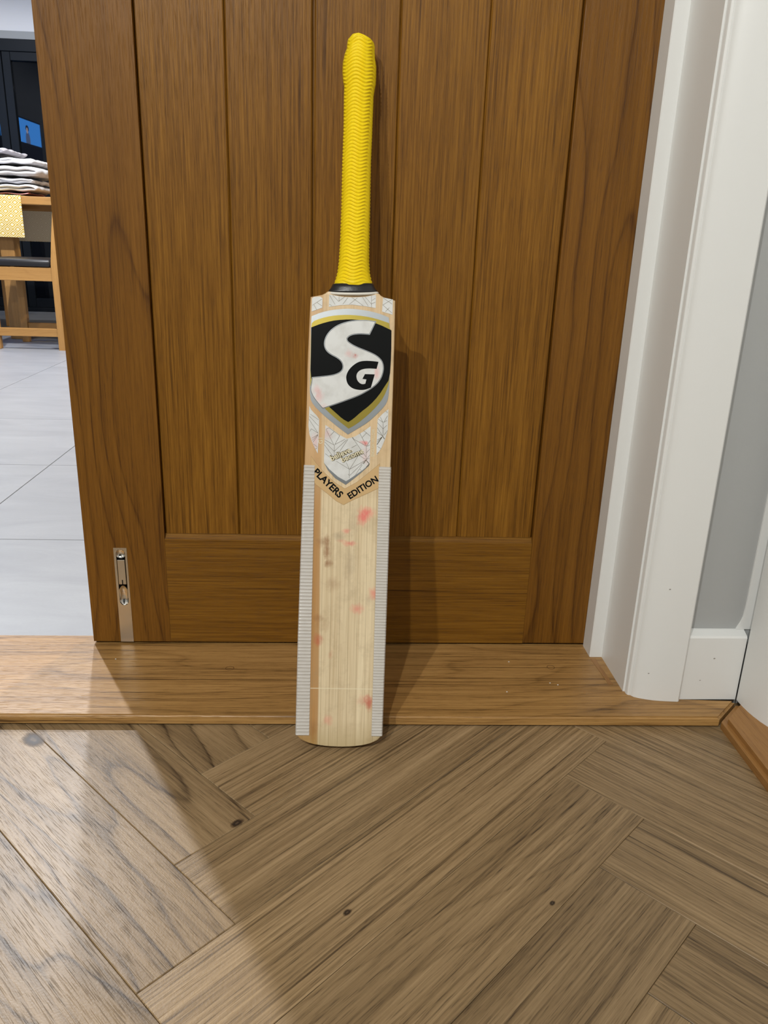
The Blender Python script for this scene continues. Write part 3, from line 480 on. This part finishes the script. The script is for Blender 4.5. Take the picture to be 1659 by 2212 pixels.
# table
tb = empty('dining_table', (-1.7, 3.85, KZ)); tag(tb, 'oak dining table half hidden behind the oak door', 'table')
def part(name, parent, mat, *b, bev=0.0, sm=False):
    p = parent.location; b = list(b)
    for i, ax in ((0, 0), (1, 0), (2, 1), (3, 1), (4, 2), (5, 2)): b[i] -= p[ax]
    return obj(name, bx(*b, bev), M[mat] if isinstance(mat, str) else mat, parent, sm)
part('tabletop', tb, 'furn_x', -2.30, -1.085, 3.45, 4.25, 0.716, 0.757, bev=0.004)
part('apron', tb, 'furn_x', -2.15, -1.20, 3.56, 3.585, 0.697, 0.716)
part('apron', tb, 'furn_x', -2.15, -1.20, 4.115, 4.14, 0.697, 0.716)
for lx, ly in ((-1.44, 3.55), (-1.70, 4.15), (-2.10, 3.55), (-2.20, 4.15)):
    if True:
        part('leg', tb, 'furn_z', lx-0.037, lx+0.037, ly-0.045, ly+0.045, KZ, 0.716, bev=0.004)

# runner across the table, hanging over both long sides
ru = empty('table_runner', (-1.56, 3.85, 0.757)); tag(ru, 'yellow and white diamond patterned runner hanging over the table edge', 'table runner')
prof = [(-0.4055, -0.205), (-0.4050, -0.006), (-0.4035, 0.0005), (-0.398, 0.0022), (0.398, 0.0022), (0.4035, 0.0005), (0.4050, -0.006), (0.4060, -0.236)]
def sheet(prof, x0, x1, th):
    bm = bmesh.new(); q = []
    for i, (y, z) in enumerate(prof):
        a = Vector(prof[max(0, i-1)]); b = Vector(prof[min(len(prof)-1, i+1)]); d = (b-a).normalized(); nn = Vector((-d.y, d.x))
        q.append((y+nn.x*th, z+nn.y*th))
    poly = prof + q[::-1]
    return prism(poly, x0, x1, bm, 'x')
obj('cloth', sheet(prof, -0.245, 0.243, 0.0012), M['runner'], ru)
# reverse of the far overhang, facing the camera from behind the table legs
obj('lining', bx(-0.244, 0.242, 0.4035, 0.4046, -0.235, -0.012), M['runner_back'], ru)

# chair beside the table, its back to the right
ch = empty('dining_chair', (-1.23, 3.27, KZ)); tag(ch, 'oak dining chair with a black seat pad, at the kitchen table', 'chair')
part('leg', ch, 'furn_z', -1.414, -1.371, 3.10, 3.138, KZ, 0.417, bev=0.003)
part('leg', ch, 'furn_z', -1.372, -1.336, 3.395, 3.431, KZ, 0.417, bev=0.003)
for y in (3.10, 3.395):
    bm = bmesh.new()
    for k in range(9):
        z0, z1 = KZ + k*0.105, KZ + (k+1)*0.105
        o0 = 0.0 if z0 < 0.45 else (z0-0.45)*0.14; o1 = 0.0 if z1 < 0.45 else (z1-0.45)*0.14
        vs = [bm.verts.new((x - ch.location.x, yy_ - ch.location.y, z - ch.location.z)) for (z, oo) in ((z0, o0), (z1, o1)) for (x, yy_) in ((-1.079+oo, y), (-1.041+oo, y), (-1.041+oo, y+0.036), (-1.079+oo, y+0.036))]
        for f in ((0, 1, 5, 4), (1, 2, 6, 5), (2, 3, 7, 6), (3, 0, 4, 7)): bm.faces.new([vs[i] for i in f])
    bmesh.ops.remove_doubles(bm, verts=bm.verts, dist=1e-5); bmesh.ops.holes_fill(bm, edges=bm.edges)
    obj('leg', bm, M['furn_z'], ch)
part('apron', ch, 'furn_x', -1.380, -1.079, 3.103, 3.125, 0.352, 0.416, bev=0.002)
part('apron', ch, 'furn_x', -1.336, -1.079, 3.405, 3.427, 0.352, 0.416, bev=0.002)
part('apron', ch, 'furn_x', -1.075, -1.050, 3.136, 3.395, 0.352, 0.416, bev=0.002)
part('apron', ch, 'furn_x', -1.412, -1.390, 3.136, 3.395, 0.352, 0.416, bev=0.002)
part('stretcher', ch, 'furn_x', -1.380, -1.079, 3.106, 3.128, 0.079, 0.119, bev=0.002)
part('stretcher', ch, 'furn_x', -1.336, -1.079, 3.402, 3.424, 0.079, 0.115, bev=0.002)
part('stretcher', ch, 'furn_x', -1.072, -1.050, 3.136, 3.395, 0.079, 0.119, bev=0.002)
part('seat', ch, 'black_seat', -1.415, -1.080, 3.098, 3.435, 0.418, 0.456, bev=0.014, sm=True)
for k in range(3): part('back_slat', ch, 'furn_x', -1.040+k*0.014, -1.022+k*0.014, 3.136, 3.395, 0.62+k*0.11, 0.67+k*0.11, bev=0.003)

# folded laundry on the table, one garment on another
def garment(name, label, mat, right, left, z0, z1, layers, y0, y1, seed, tilt=0.0, th=0.005, drop=0.0):
    rnd = random.Random(seed); h = (z1-z0)/layers; path = []
    for k in range(layers):
        zc = z0 + h*(k+0.5); jx = rnd.uniform(-0.012, 0.0)
        xs = [left + (right+jx-0.02-left)*i/14 for i in range(15)]
        row = [(x, zc + 0.006*math.sin(x*60+seed+k) + tilt*(x-right)) for x in xs]
        path += row if k % 2 == 0 else row[::-1]
        if k < layers-1:
            ex = (right+jx) if k % 2 == 0 else left-0.006; zb = zc + h/2 + tilt*(ex-right)
            s = 1 if k % 2 == 0 else -1
            path += [(ex-s*0.008, zb-h*0.36), (ex, zb), (ex-s*0.008, zb+h*0.36)]
    bm = bmesh.new(); ny = 18; rings = []; m_ = len(path)
    for j in range(ny+1):
        f = j/ny; y = y0+(y1-y0)*f; ring = []
        for i, (x, z) in enumerate(path):
            w = 0.005*math.sin(9*f*PI+i*0.4+seed*1.7)+0.004*math.sin(23*f+i*0.9+seed)
            ring.append(bm.verts.new((x+0.006*math.sin(7*f+i*0.21+seed), y+0.010*math.sin(i*0.35+seed), max(0.7642+0.003, z+w*0.6 - drop*(1-f)**2*0.02))))
        rings.append(ring)
    for j in range(ny):
        for i in range(m_-1): bm.faces.new((rings[j][i], rings[j][i+1], rings[j+1][i+1], rings[j+1][i]))
    cx0, cy0 = (left+right)/2, (y0+y1)/2
    bmesh.ops.translate(bm, vec=(-cx0, -cy0, -z0), verts=bm.verts)
    o = obj(name, bm, M[mat], None, True); o.location = (cx0, cy0, z0)
    md = o.modifiers.new('thick', 'SOLIDIFY'); md.thickness = th; md.offset = 0
    md = o.modifiers.new('soft', 'SUBSURF'); md.levels = 1; md.render_levels = 1
    tag(o, label, 'laundry', 'folded laundry on the kitchen table'); return o
garment('folded_garment', 'pink cloth edge at the bottom of the laundry pile', 'towel3', -1.275, -1.75, 0.7665, 0.7725, 1, 3.50, 3.80, 11, th=0.003)
garment('folded_garment', 'lowest white folded garment of the laundry pile', 'towel', -1.246, -1.78, 0.786, 0.812, 2, 3.49, 3.85, 3, th=0.013)
garment('folded_garment', 'off-white crumpled garment second from the bottom of the laundry pile', 'towel', -1.264, -1.80, 0.822, 0.846, 2, 3.50, 3.86, 5, th=0.011)
garment('folded_garment', 'thick white folded garment in the middle of the laundry pile', 'towel', -1.232, -1.80, 0.858, 0.904, 2, 3.48, 3.86, 9, tilt=0.0, th=0.019)
garment('folded_garment', 'white garment with a loose loop near the top of the laundry pile', 'towel', -1.248, -1.80, 0.920, 0.938, 2, 3.50, 3.84, 14, tilt=0.0, th=0.014)
garment('folded_garment', 'grey garment lying on top of the laundry pile', 'towel2', -1.385, -1.82, 0.972, 0.986, 2, 3.49, 3.82, 21, tilt=0.0, th=0.011)

# ================================================================== the cricket bat
B = json.loads(BATJSON)
F = B['frame']; U_, V_, N_ = Vector(F['U']), Vector(F['V']), Vector(F['N'])
bat = empty('cricket_bat')
mw = Matrix.Identity(4)
for i in range(3): mw[i][0] = U_[i]; mw[i][1] = -N_[i]; mw[i][2] = V_[i]; mw[i][3] = F['B0'][i]
bat.matrix_world = mw
tag(bat, 'worn wooden cricket bat with a yellow grip leaning against the oak door', 'cricket bat')
def lerp(tab, v):
    tab = sorted(tab)
    if v <= tab[0][0]: return tab[0][1]
    for (a, p), (b, q) in zip(tab, tab[1:]):
        if v <= b: return p + (q-p)*(v-a)/(b-a)
    return tab[-1][1]
EL = [(v, -u) for u, v in B['edgeL']]; ER = [(v, u) for u, v in B['edgeR']]

def stain_nodes(t, base, stains, cols):
    c = t.coord(); sep = t.new('ShaderNodeSeparateXYZ'); t.link(c, sep.inputs[0])
    nz = t.math('MULTIPLY', t.math('SUBTRACT', t.noise(t.mapping(c, (1, 1, 0.6)), 190, 4, 0.65), 0.5), 2.2)
    col = base
    for u, v, rx, ry, k, s in stains:
        a = t.math('DIVIDE', t.math('SUBTRACT', sep.outputs[0], u), rx); b = t.math('DIVIDE', t.math('SUBTRACT', sep.outputs[2], v), ry)
        d = t.math('ADD', t.math('SQRT', t.math('ADD', t.math('MULTIPLY', a, a), t.math('MULTIPLY', b, b))), nz)
        mk = t.math('MULTIPLY', t.math('SUBTRACT', 1.35, d, None, False), 0.85, None, True)
        col = t.mix(t.math('MULTIPLY', mk, s*0.85), col, (*cols[k], 1))
    return col
SC = [(0.80, 0.17, 0.15), (0.26, 0.095, 0.030), (0.26, 0.19, 0.13), (0.50, 0.075, 0.045)]
# willow
t = NT('willow'); c = t.coord(); sep = t.new('ShaderNodeSeparateXYZ'); t.link(c, sep.inputs[0]); u, v = sep.outputs[0], sep.outputs[2]
wob = t.noise(t.mapping(c, (6, 1, 2.0)), 1.0, 2)
uu = t.math('ADD', t.math('ADD', u, t.math('MULTIPLY', v, 0.012)), t.math('MULTIPLY', t.math('SUBTRACT', wob, 0.5), 0.006))
gfr = t.math('FRACT', t.math('ADD', t.math('MULTIPLY', uu, 92.0), 0.3))
gl = t.ramp(gfr, [(0.0, (0, 0, 0)), (0.86, (0.1, 0.1, 0.1)), (0.95, (1, 1, 1)), (1.0, (0, 0, 0))])
fine = t.noise(t.mapping(c, (420, 60, 7)), 1.0, 3, 0.6); fine2 = t.noise(t.mapping(c, (70, 10, 3)), 1.0, 3, 0.6)
base = t.mix(t.ramp(t.math('ADD', t.math('MULTIPLY', fine, 0.5), t.math('MULTIPLY', fine2, 0.5)), [(0.32, (0, 0, 0)), (0.68, (1, 1, 1))]), (0.57, 0.43, 0.25, 1), (0.88, 0.74, 0.50, 1))
heart = t.ramp(t.math('ADD', t.math('MULTIPLY', uu, 10.0), 0.5), [(0.0, (1, 1, 1)), (0.205, (1, 1, 1)), (0.225, (0, 0, 0))])
hv = t.math('MULTIPLY', heart, t.math('ADD', 0.50, t.math('MULTIPLY', fine2, 0.7)))
base = t.mix(hv, base, (0.46, 0.235, 0.075, 1))
base = t.mix(t.math('MULTIPLY', gl, 0.42), base, (0.30, 0.20, 0.10, 1))
upper = t.ramp(v, [(0.0, (0, 0, 0)), (0.30, (0, 0, 0)), (0.37, (1, 1, 1))])
base = t.mix(t.math('MULTIPLY', upper, 0.55), base, (0.66, 0.43, 0.22, 1))
dirt = t.noise(c, 45, 4, 0.65)
base = t.mix(t.math('MULTIPLY', t.ramp(dirt, [(0.5, (0, 0, 0)), (0.75, (1, 1, 1))]), 0.35), base, (0.36, 0.26, 0.15, 1))
toe = t.ramp(v, [(0.0, (1, 1, 1)), (0.006, (0.8, 0.8, 0.8)), (0.035, (0, 0, 0))])
base = t.mix(t.math('MULTIPLY', toe, t.math('ADD', 0.15, t.math('MULTIPLY', fine, 0.6))), base, (0.30, 0.215, 0.06, 1))
cre = t.math('ABSOLUTE', t.math('SUBTRACT', v, t.math('ADD', B['crease'], t.math('MULTIPLY', wob, 0.002))))
base = t.mix(t.math('MULTIPLY', t.math('LESS_THAN', cre, 0.0007), 0.5), base, (0.85, 0.76, 0.55, 1))
base = stain_nodes(t, base, B['stains'], SC)
t.fin(base, 0.42, 0, 0.4); t.bump(fine, 0.12, 0.0004); M['willow'] = t.m

# blade: lofted sections, flat face, rounded corners, swelling back
def section(v):
    if v < 0.0146:
        k = lerp([(0.0, 0.0), (0.0004, 0.0135), (0.001, 0.021), (0.0025, 0.033), (0.005, 0.0425), (0.009, 0.0508), (0.0146, 0.0553)], v)
        hl, hr = k, k*0.925
    elif v > 0.5485:
        hl = lerp([(0.5485, 0.0511), (0.5495, 0.0465), (0.5515, 0.0380), (0.5535, 0.0340), (0.557, 0.0300), (0.562, 0.0270)], v); hr = hl*0.98
    else:
        hl, hr = lerp(EL, v), lerp(ER, v)
    e = lerp([(0, 0.018), (0.05, 0.024), (0.25, 0.032), (0.45, 0.022), (0.56, 0.018)], v)
    s = lerp([(0, 0.020), (0.02, 0.026), (0.10, 0.045), (0.25, 0.054), (0.45, 0.036), (0.56, 0.026)], v)
    r = 0.0025; P_ = []
    P_ += [(-hl, r+0.001), (-hl+0.0004, r*0.45), (-hl+r*0.5, 0.0004), (-hl+r, 0.0)]
    P_ += [(-hl+r + (hl+hr-2*r)*i/6, 0.0) for i in range(1, 6)]
    P_ += [(hr-r, 0.0), (hr-r*0.5, 0.0004), (hr-0.0004, r*0.45), (hr, r+0.001)]
    P_ += [(hr, e-0.003), (hr-0.001, e-0.001), (hr-0.003, e)]
    P_ += [(hr*0.55, e+(s-e)*0.35), (hr*0.2, e+(s-e)*0.85), (0, s), (-hl*0.2, e+(s-e)*0.85), (-hl*0.55, e+(s-e)*0.35)]
    P_ += [(-hl+0.003, e), (-hl+0.001, e-0.001), (-hl, e-0.003)]
    return P_
vs_ = [0.0002, 0.0005, 0.001, 0.0018, 0.003, 0.005, 0.007, 0.009, 0.0115, 0.0146, 0.02, 0.03, 0.05, 0.08, 0.12, 0.17, 0.22, 0.28, 0.34, 0.40, 0.46, 0.51, 0.54, 0.547, 0.5485, 0.5495, 0.5515, 0.5535, 0.5555]
bm = bmesh.new(); rings = [[bm.verts.new((p[0], p[1], v)) for p in section(v)] for v in vs_]; n = len(rings[0])
for a, b in zip(rings, rings[1:]):
    for i in range(n): bm.faces.new((a[i], a[(i+1) % n], b[(i+1) % n], b[i]))
bm.faces.new(rings[0]); bm.faces.new(rings[-1][::-1])
blade = obj('blade', bm, M['willow'], bat, True)
md = blade.modifiers.new('split', 'EDGE_SPLIT'); md.split_angle = math.radians(32)
blade['label'] = 'pale willow blade with ball marks and printed stickers'
# grip: rubber sleeve with raised wavy ridges
t = NT('yellow_rubber'); c = t.coord(); nn = t.noise(c, 60, 3)
t.fin(t.mix(nn, (0.84, 0.60, 0.003, 1), (0.92, 0.69, 0.008, 1)), 0.45, 0, 0.35); M['yellow'] = t.m
G_ = B['grip']; gv = [(r[0], r[1]) for r in G_]; gw = [(r[0], r[2]) for r in G_]
GT = [(q[0], q[1]) for q in B['griptop']]
v0, v1 = 0.5640, 0.8580; NV, NA = 520, 144
axn = 0.0135
bm = bmesh.new(); rings = []
for j in range(NV+1):
    f = j/NV; ring = []
    for i in range(NA):
        a = 2*PI*i/NA
        v = v0 + (v1-v0)*f
        cu_, hwid = lerp(gv, v), lerp(gw, v)*(1.0 + 0.05*max(0.0, min(1.0, (v-0.838)/0.012)))
        # step where the folded top of the sleeve ends
        u_ = cu_ + hwid*math.cos(a)
        vtop = lerp(GT, u_) - 0.24*hwid*math.sin(a) - 0.0022; vv = v0 + (vtop-v0)*f + (0.0 if f < 0.9 else 0)
        dep = hwid*(1.0 if v > 0.6 else 1.0 - (0.6-v)*6.0)
        ph = vv/0.00405 + 0.46*math.sin(5*a + 0.8 + vv*9)
        rid = 0.5+0.5*math.sin(2*PI*ph); fade = min(1.0, f*40, (1-f)*60)
        vis = 0.55 + 0.45*abs(math.cos(5*a + 0.8 + vv*9))**0.5
        h = (0.0019*(rid**1.4)*fade*vis - 0.0011)*(0.30+0.70*abs(math.sin(a))**0.7)
        if v > 0.8050: h += 0.0004*min(1.0, (v-0.8050)/0.0012)*max(0.0, min(1.0, (0.846-v)/0.02))
        ring.append(bm.verts.new((cu_ + (hwid+h)*math.cos(a), axn - (dep+h)*math.sin(a), vv)))
    rings.append(ring)
for a, b in zip(rings, rings[1:]):
    for i in range(NA): bm.faces.new((a[i], a[(i+1) % NA], b[(i+1) % NA], b[i]))
lip = [bm.verts.new((0.0005+(q.co.x-0.0005)*0.86, axn+(q.co.y-axn)*0.86, q.co.z-0.0004)) for q in rings[-1]]
inn = [bm.verts.new((0.0005+(q.co.x-0.0005)*0.84, axn+(q.co.y-axn)*0.84, q.co.z-0.007)) for q in rings[-1]]
for i in range(NA):
    j = (i+1) % NA; bm.faces.new((rings[-1][i], rings[-1][j], lip[j], lip[i])); bm.faces.new((lip[i], lip[j], inn[j], inn[i]))
bm.faces.new(inn); bm.faces.new(rings[0][::-1])
o = obj('grip', bm, M['yellow'], bat, True); o['label'] = 'ribbed yellow rubber grip'

# black band and cream binding at the foot of the handle
def collar(name, mat, rows, label=None):
    bm = bmesh.new(); rings = []; NA = 72
    for (hu, hd, vc, dip) in rows:
        rings.append([bm.verts.new((-0.0008+hu*math.cos(2*PI*i/NA), axn-hd*math.copysign(abs(math.sin(2*PI*i/NA))**0.42, math.sin(2*PI*i/NA)), vc - dip*max(0, math.sin(2*PI*i/NA)) + 0.0012*math.cos(2*PI*i/NA))) for i in range(NA)])
    for a, b in zip(rings, rings[1:]):
        for i in range(NA): bm.faces.new((a[i], a[(i+1) % NA], b[(i+1) % NA], b[i]))
    bm.faces.new(rings[0]); bm.faces.new(rings[-1][::-1])
    o = obj(name, bm, mat, bat, True)
    if label: o['label'] = label
collar('handle_band', plain('black_tape', (0.014, 0.013, 0.014), 0.32, bump=0.2, nscale=120), [(0.0292, 0.0180, 0.5578, 0.0030), (0.0296, 0.0186, 0.5588, 0.0032), (0.0285, 0.0184, 0.5602, 0.0030), (0.0262, 0.0178, 0.5635, 0.0022), (0.0248, 0.0170, 0.5668, 0.0012), (0.0240, 0.0160, 0.5672, 0.0010)], 'black tape band below the grip')
collar('binding', plain('cream_binding', (0.74, 0.70, 0.62), 0.5), [(0.0300, 0.0165, 0.5552, 0.0034), (0.0312, 0.0176, 0.5560, 0.0038), (0.0314, 0.0180, 0.5570, 0.0038), (0.0304, 0.0180, 0.5580, 0.0036), (0.0290, 0.0175, 0.5586, 0.0034)], 'cream binding string at the foot of the handle')

# ribbed tape along both edges of the blade
t = NT('ribbed_tape'); c = t.coord(); nz = t.noise(c, 70, 3)
t.fin(t.mix(nz, (0.70, 0.66, 0.60, 1), (0.84, 0.81, 0.77, 1)), 0.25, 0, 0.5); t.b.inputs['Alpha'].default_value = 0.62; M['tape'] = t.m
def tape(sgn, inner_top, inner_bot, vtop, vbot, pitch, label):
    bm = bmesh.new(); rows = []; k = int((vtop-vbot)/pitch*8)
    for j in range(k+1):
        v = vbot + (vtop-vbot)*j/k; e = lerp(EL if sgn < 0 else ER, v); inn = inner_bot + (inner_top-inner_bot)*(v-vbot)/(vtop-vbot)
        w = ((v-vbot)/pitch) % 1.0; h = 0.00075*max(0.0, math.sin(PI*min(1, w/0.5)))**1.5 if w < 0.5 else 0.0
        e_ = e + 0.0006
        pts = [(inn, -0.00045), (inn + (e_-inn)*0.02, -0.0006-h), (inn + (e_-inn)*0.80, -0.0006-h), (e_-0.0012, -0.0005-h*0.9), (e_-0.0002+h*0.3, 0.0012), (e_+0.0001+h*0.3, 0.004), (e_+0.0002+h*0.3, 0.016)]
        rows.append([bm.verts.new((sgn*p[0], p[1], v)) for p in pts])
    for a, b in zip(rows, rows[1:]):
        for i in range(len(a)-1): bm.faces.new((a[i], a[i+1], b[i+1], b[i]))
    o = obj('edge_tape', bm, M['tape'], bat); o['label'] = label; md = o.modifiers.new('s', 'SOLIDIFY'); md.thickness = 0.0002
tp = B['tape']
tape(-1, -tp[0][0], -tp[1][0], tp[0][1], 0.0140, 0.00425, 'ribbed clear tape on the left edge of the blade')
tape(1, tp[2][0], tp[3][0], tp[2][1], 0.0142, 0.0036, 'ribbed clear tape on the right edge of the blade')

# printed stickers
def foil(name, col, rough): return plain(name, col, rough, 1.0, bump=0.05, nscale=60)
t = NT('sticker_white'); c = t.coord(); n1 = t.noise(c, 55, 5, 0.6)
base = t.mix(t.ramp(n1, [(0.42, (0, 0, 0)), (0.72, (1, 1, 1))]), (0.70, 0.70, 0.68, 1), (0.58, 0.57, 0.54, 1)); base = stain_nodes(t, base, B['stains2'], SC); t.fin(base, 0.35, 0, 0.5); M['st_white'] = t.m
M['silver'] = foil('silver_foil', (0.42, 0.44, 0.45), 0.33); M['gold'] = foil('gold_foil', (0.40, 0.31, 0.065), 0.34)
M['st_black'] = plain('sticker_black', (0.007, 0.0075, 0.0075), 0.22, spec=0.2)
M['st_line'] = foil('dark_gold_line', (0.10, 0.075, 0.03), 0.4); M['st_tan'] = plain('sticker_clear_tan', (0.60, 0.40, 0.19), 0.32, var=0.12)
M['st_cream'] = plain('print_cream', (0.75, 0.68, 0.48), 0.4); M['st_edge'] = plain('sticker_edge', (0.36, 0.22, 0.09), 0.4)
def smooth_poly(pts, it=1, keep=60):
    for _ in range(it):
        out = []; n = len(pts)
        for i in range(n):
            a, p, b = Vector(pts[i-1]), Vector(pts[i]), Vector(pts[(i+1) % n])
            ang = math.degrees((p-a).angle(b-p)) if (p-a).length > 1e-7 and (b-p).length > 1e-7 else 0
            if ang > keep: out.append(tuple(p))
            else: out += [tuple(p*0.75+a*0.25), tuple(p*0.75+b*0.25)]
        pts = out
    return pts
def offset_poly(pts, d):
    n = len(pts); area = sum(pts[i][0]*pts[(i+1) % n][1]-pts[(i+1) % n][0]*pts[i][1] for i in range(n)); s = 1 if area > 0 else -1; out = []
    for i in range(n):
        a, p, b = Vector(pts[i-1]), Vector(pts[i]), Vector(pts[(i+1) % n]); e1, e2 = (p-a).normalized(), (b-p).normalized()
        n1, n2 = Vector((e1.y, -e1.x)), Vector((e2.y, -e2.x)); q = n1+n2
        q = q.normalized() if q.length > 1e-6 else n1
        out.append(tuple(p + q*s*d/max(0.5, q.dot(n1))))
    return out
LAY = 0.00012
def sticker(name, pts, layer, mat, label=None, parent=None):
    bm = bmesh.new(); h = 0.00015 + LAY*layer
    a = [bm.verts.new((p[0], -h, p[1])) for p in pts]; b = [bm.verts.new((p[0], -h+LAY*0.9, p[1])) for p in pts]; n = len(pts)
    f = bm.faces.new(a); f.normal_update()
    for i in range(n): bm.faces.new((a[i], a[(i+1) % n], b[(i+1) % n], b[i]))
    bmesh.ops.triangulate(bm, faces=[f])
    o = obj(name, bm, M[mat], parent or blade)
    if label: o['label'] = label
    return o
P_ = B['P']
sticker('edition_sticker', offset_poly(P_['chev'], 0.0003), 0, 'st_edge')
sticker('edition_sticker', P_['chev'], 1, 'st_tan', 'clear tan sticker below the emblem')
for k in ('tl', 'tm', 'tr', 'll', 'lm', 'lr'): sticker('white_panel', P_[k], 2, 'st_white')
sticker('silver_chevron', P_['lsilver'], 2, 'silver', 'silver foil point under the white panel')
sticker('emblem_border', smooth_poly(P_['silver']), 3, 'silver', 'silver foil border of the shield emblem')
sticker('emblem_gold', smooth_poly(P_['gold']), 4, 'gold', 'gold foil line of the shield emblem')
sticker('emblem_ground', smooth_poly(P_['black']), 5, 'st_black', 'black ground of the shield emblem')
Sp = smooth_poly(P_['S'], 2, 45)
sticker('emblem_letter_edge', offset_poly(Sp, 0.0010), 6, 'silver')
sticker('emblem_letter_edge', offset_poly(Sp, 0.0004), 7, 'st_black')
sticker('emblem_letter', Sp, 8, 'st_white', 'large white letter S of the emblem')
sticker('emblem_letter', smooth_poly(P_['G'], 2, 45), 9, 'st_black', 'black letter G of the emblem')
bm = bmesh.new()
for x0, z0, x1, z1, w in B['lines']:
    a, b = Vector((x0, z0)), Vector((x1, z1)); d = (b-a).normalized(); nn = Vector((-d.y, d.x))*w*0.0005; h = -(0.00015+LAY*3.2)
    q = [a+nn, b+nn, b-nn, a-nn]; bm.faces.new([bm.verts.new((p.x, h, p.y)) for p in q])
o = obj('panel_lines', bm, M['st_line'], blade); o['kind'] = 'stuff'; o['label'] = 'thin dark gold lines printed on the white panels'
def text(name, s, a, b, layer, mat, bold=0.0, label=None, hscale=1.0, grow=0.0):
    cu = bpy.data.curves.new('txt', 'FONT'); cu.body = s; cu.size = 1.0; cu.offset = bold; cu.resolution_u = 4
    ob = bpy.data.objects.new('txt', cu); COL.objects.link(ob)
    bpy.context.view_layer.update(); dg = bpy.context.evaluated_depsgraph_get()
    me = bpy.data.meshes.new_from_object(ob.evaluated_get(dg)); bpy.data.objects.remove(ob)
    xs = [v.co.x for v in me.vertices]; x0, x1 = min(xs), max(xs)
    a, b = Vector(a), Vector(b); d = b-a; k = d.length/(x1-x0); d.normalize(); nn = Vector((-d.y, d.x)); h = -(0.00015+LAY*layer)
    for v in me.vertices:
        p = a + d*((v.co.x-x0)*k) + nn*(v.co.y*k*hscale); v.co = (p.x, h, p.y)
    o = obj(name, me, M[mat], blade)
    if label: o['label'] = label
    return o
tx = B['text']
text('lettering', 'PLAYERS', tx['players'][1], tx['players'][2], 2.2, 'st_black', 0.032, 'black lettering PLAYERS', 1.0)
text('lettering', 'EDITION', tx['edition'][1], tx['edition'][2], 2.2, 'st_black', 0.032, 'black lettering EDITION', 1.0)
for k, s in (('believe', 'believe.'), ('become', 'become')):
    text('lettering_edge', s, tx[k][1], tx[k][2], 3.6, 'st_line', 0.09)
    text('lettering', s, tx[k][1], tx[k][2], 4.2, 'st_cream', 0.02, 'cream lettering %s' % s)
text('lettering', 'ENGLISH WILLOW', tx['willow'][1], tx['willow'][2], 2.2, 'st_cream', 0.012, 'small cream lettering ENGLISH WILLOW', 1.25)
text('lettering', 'G1', tx['grade'][1], tx['grade'][2], 2.2, 'st_cream', 0.01)
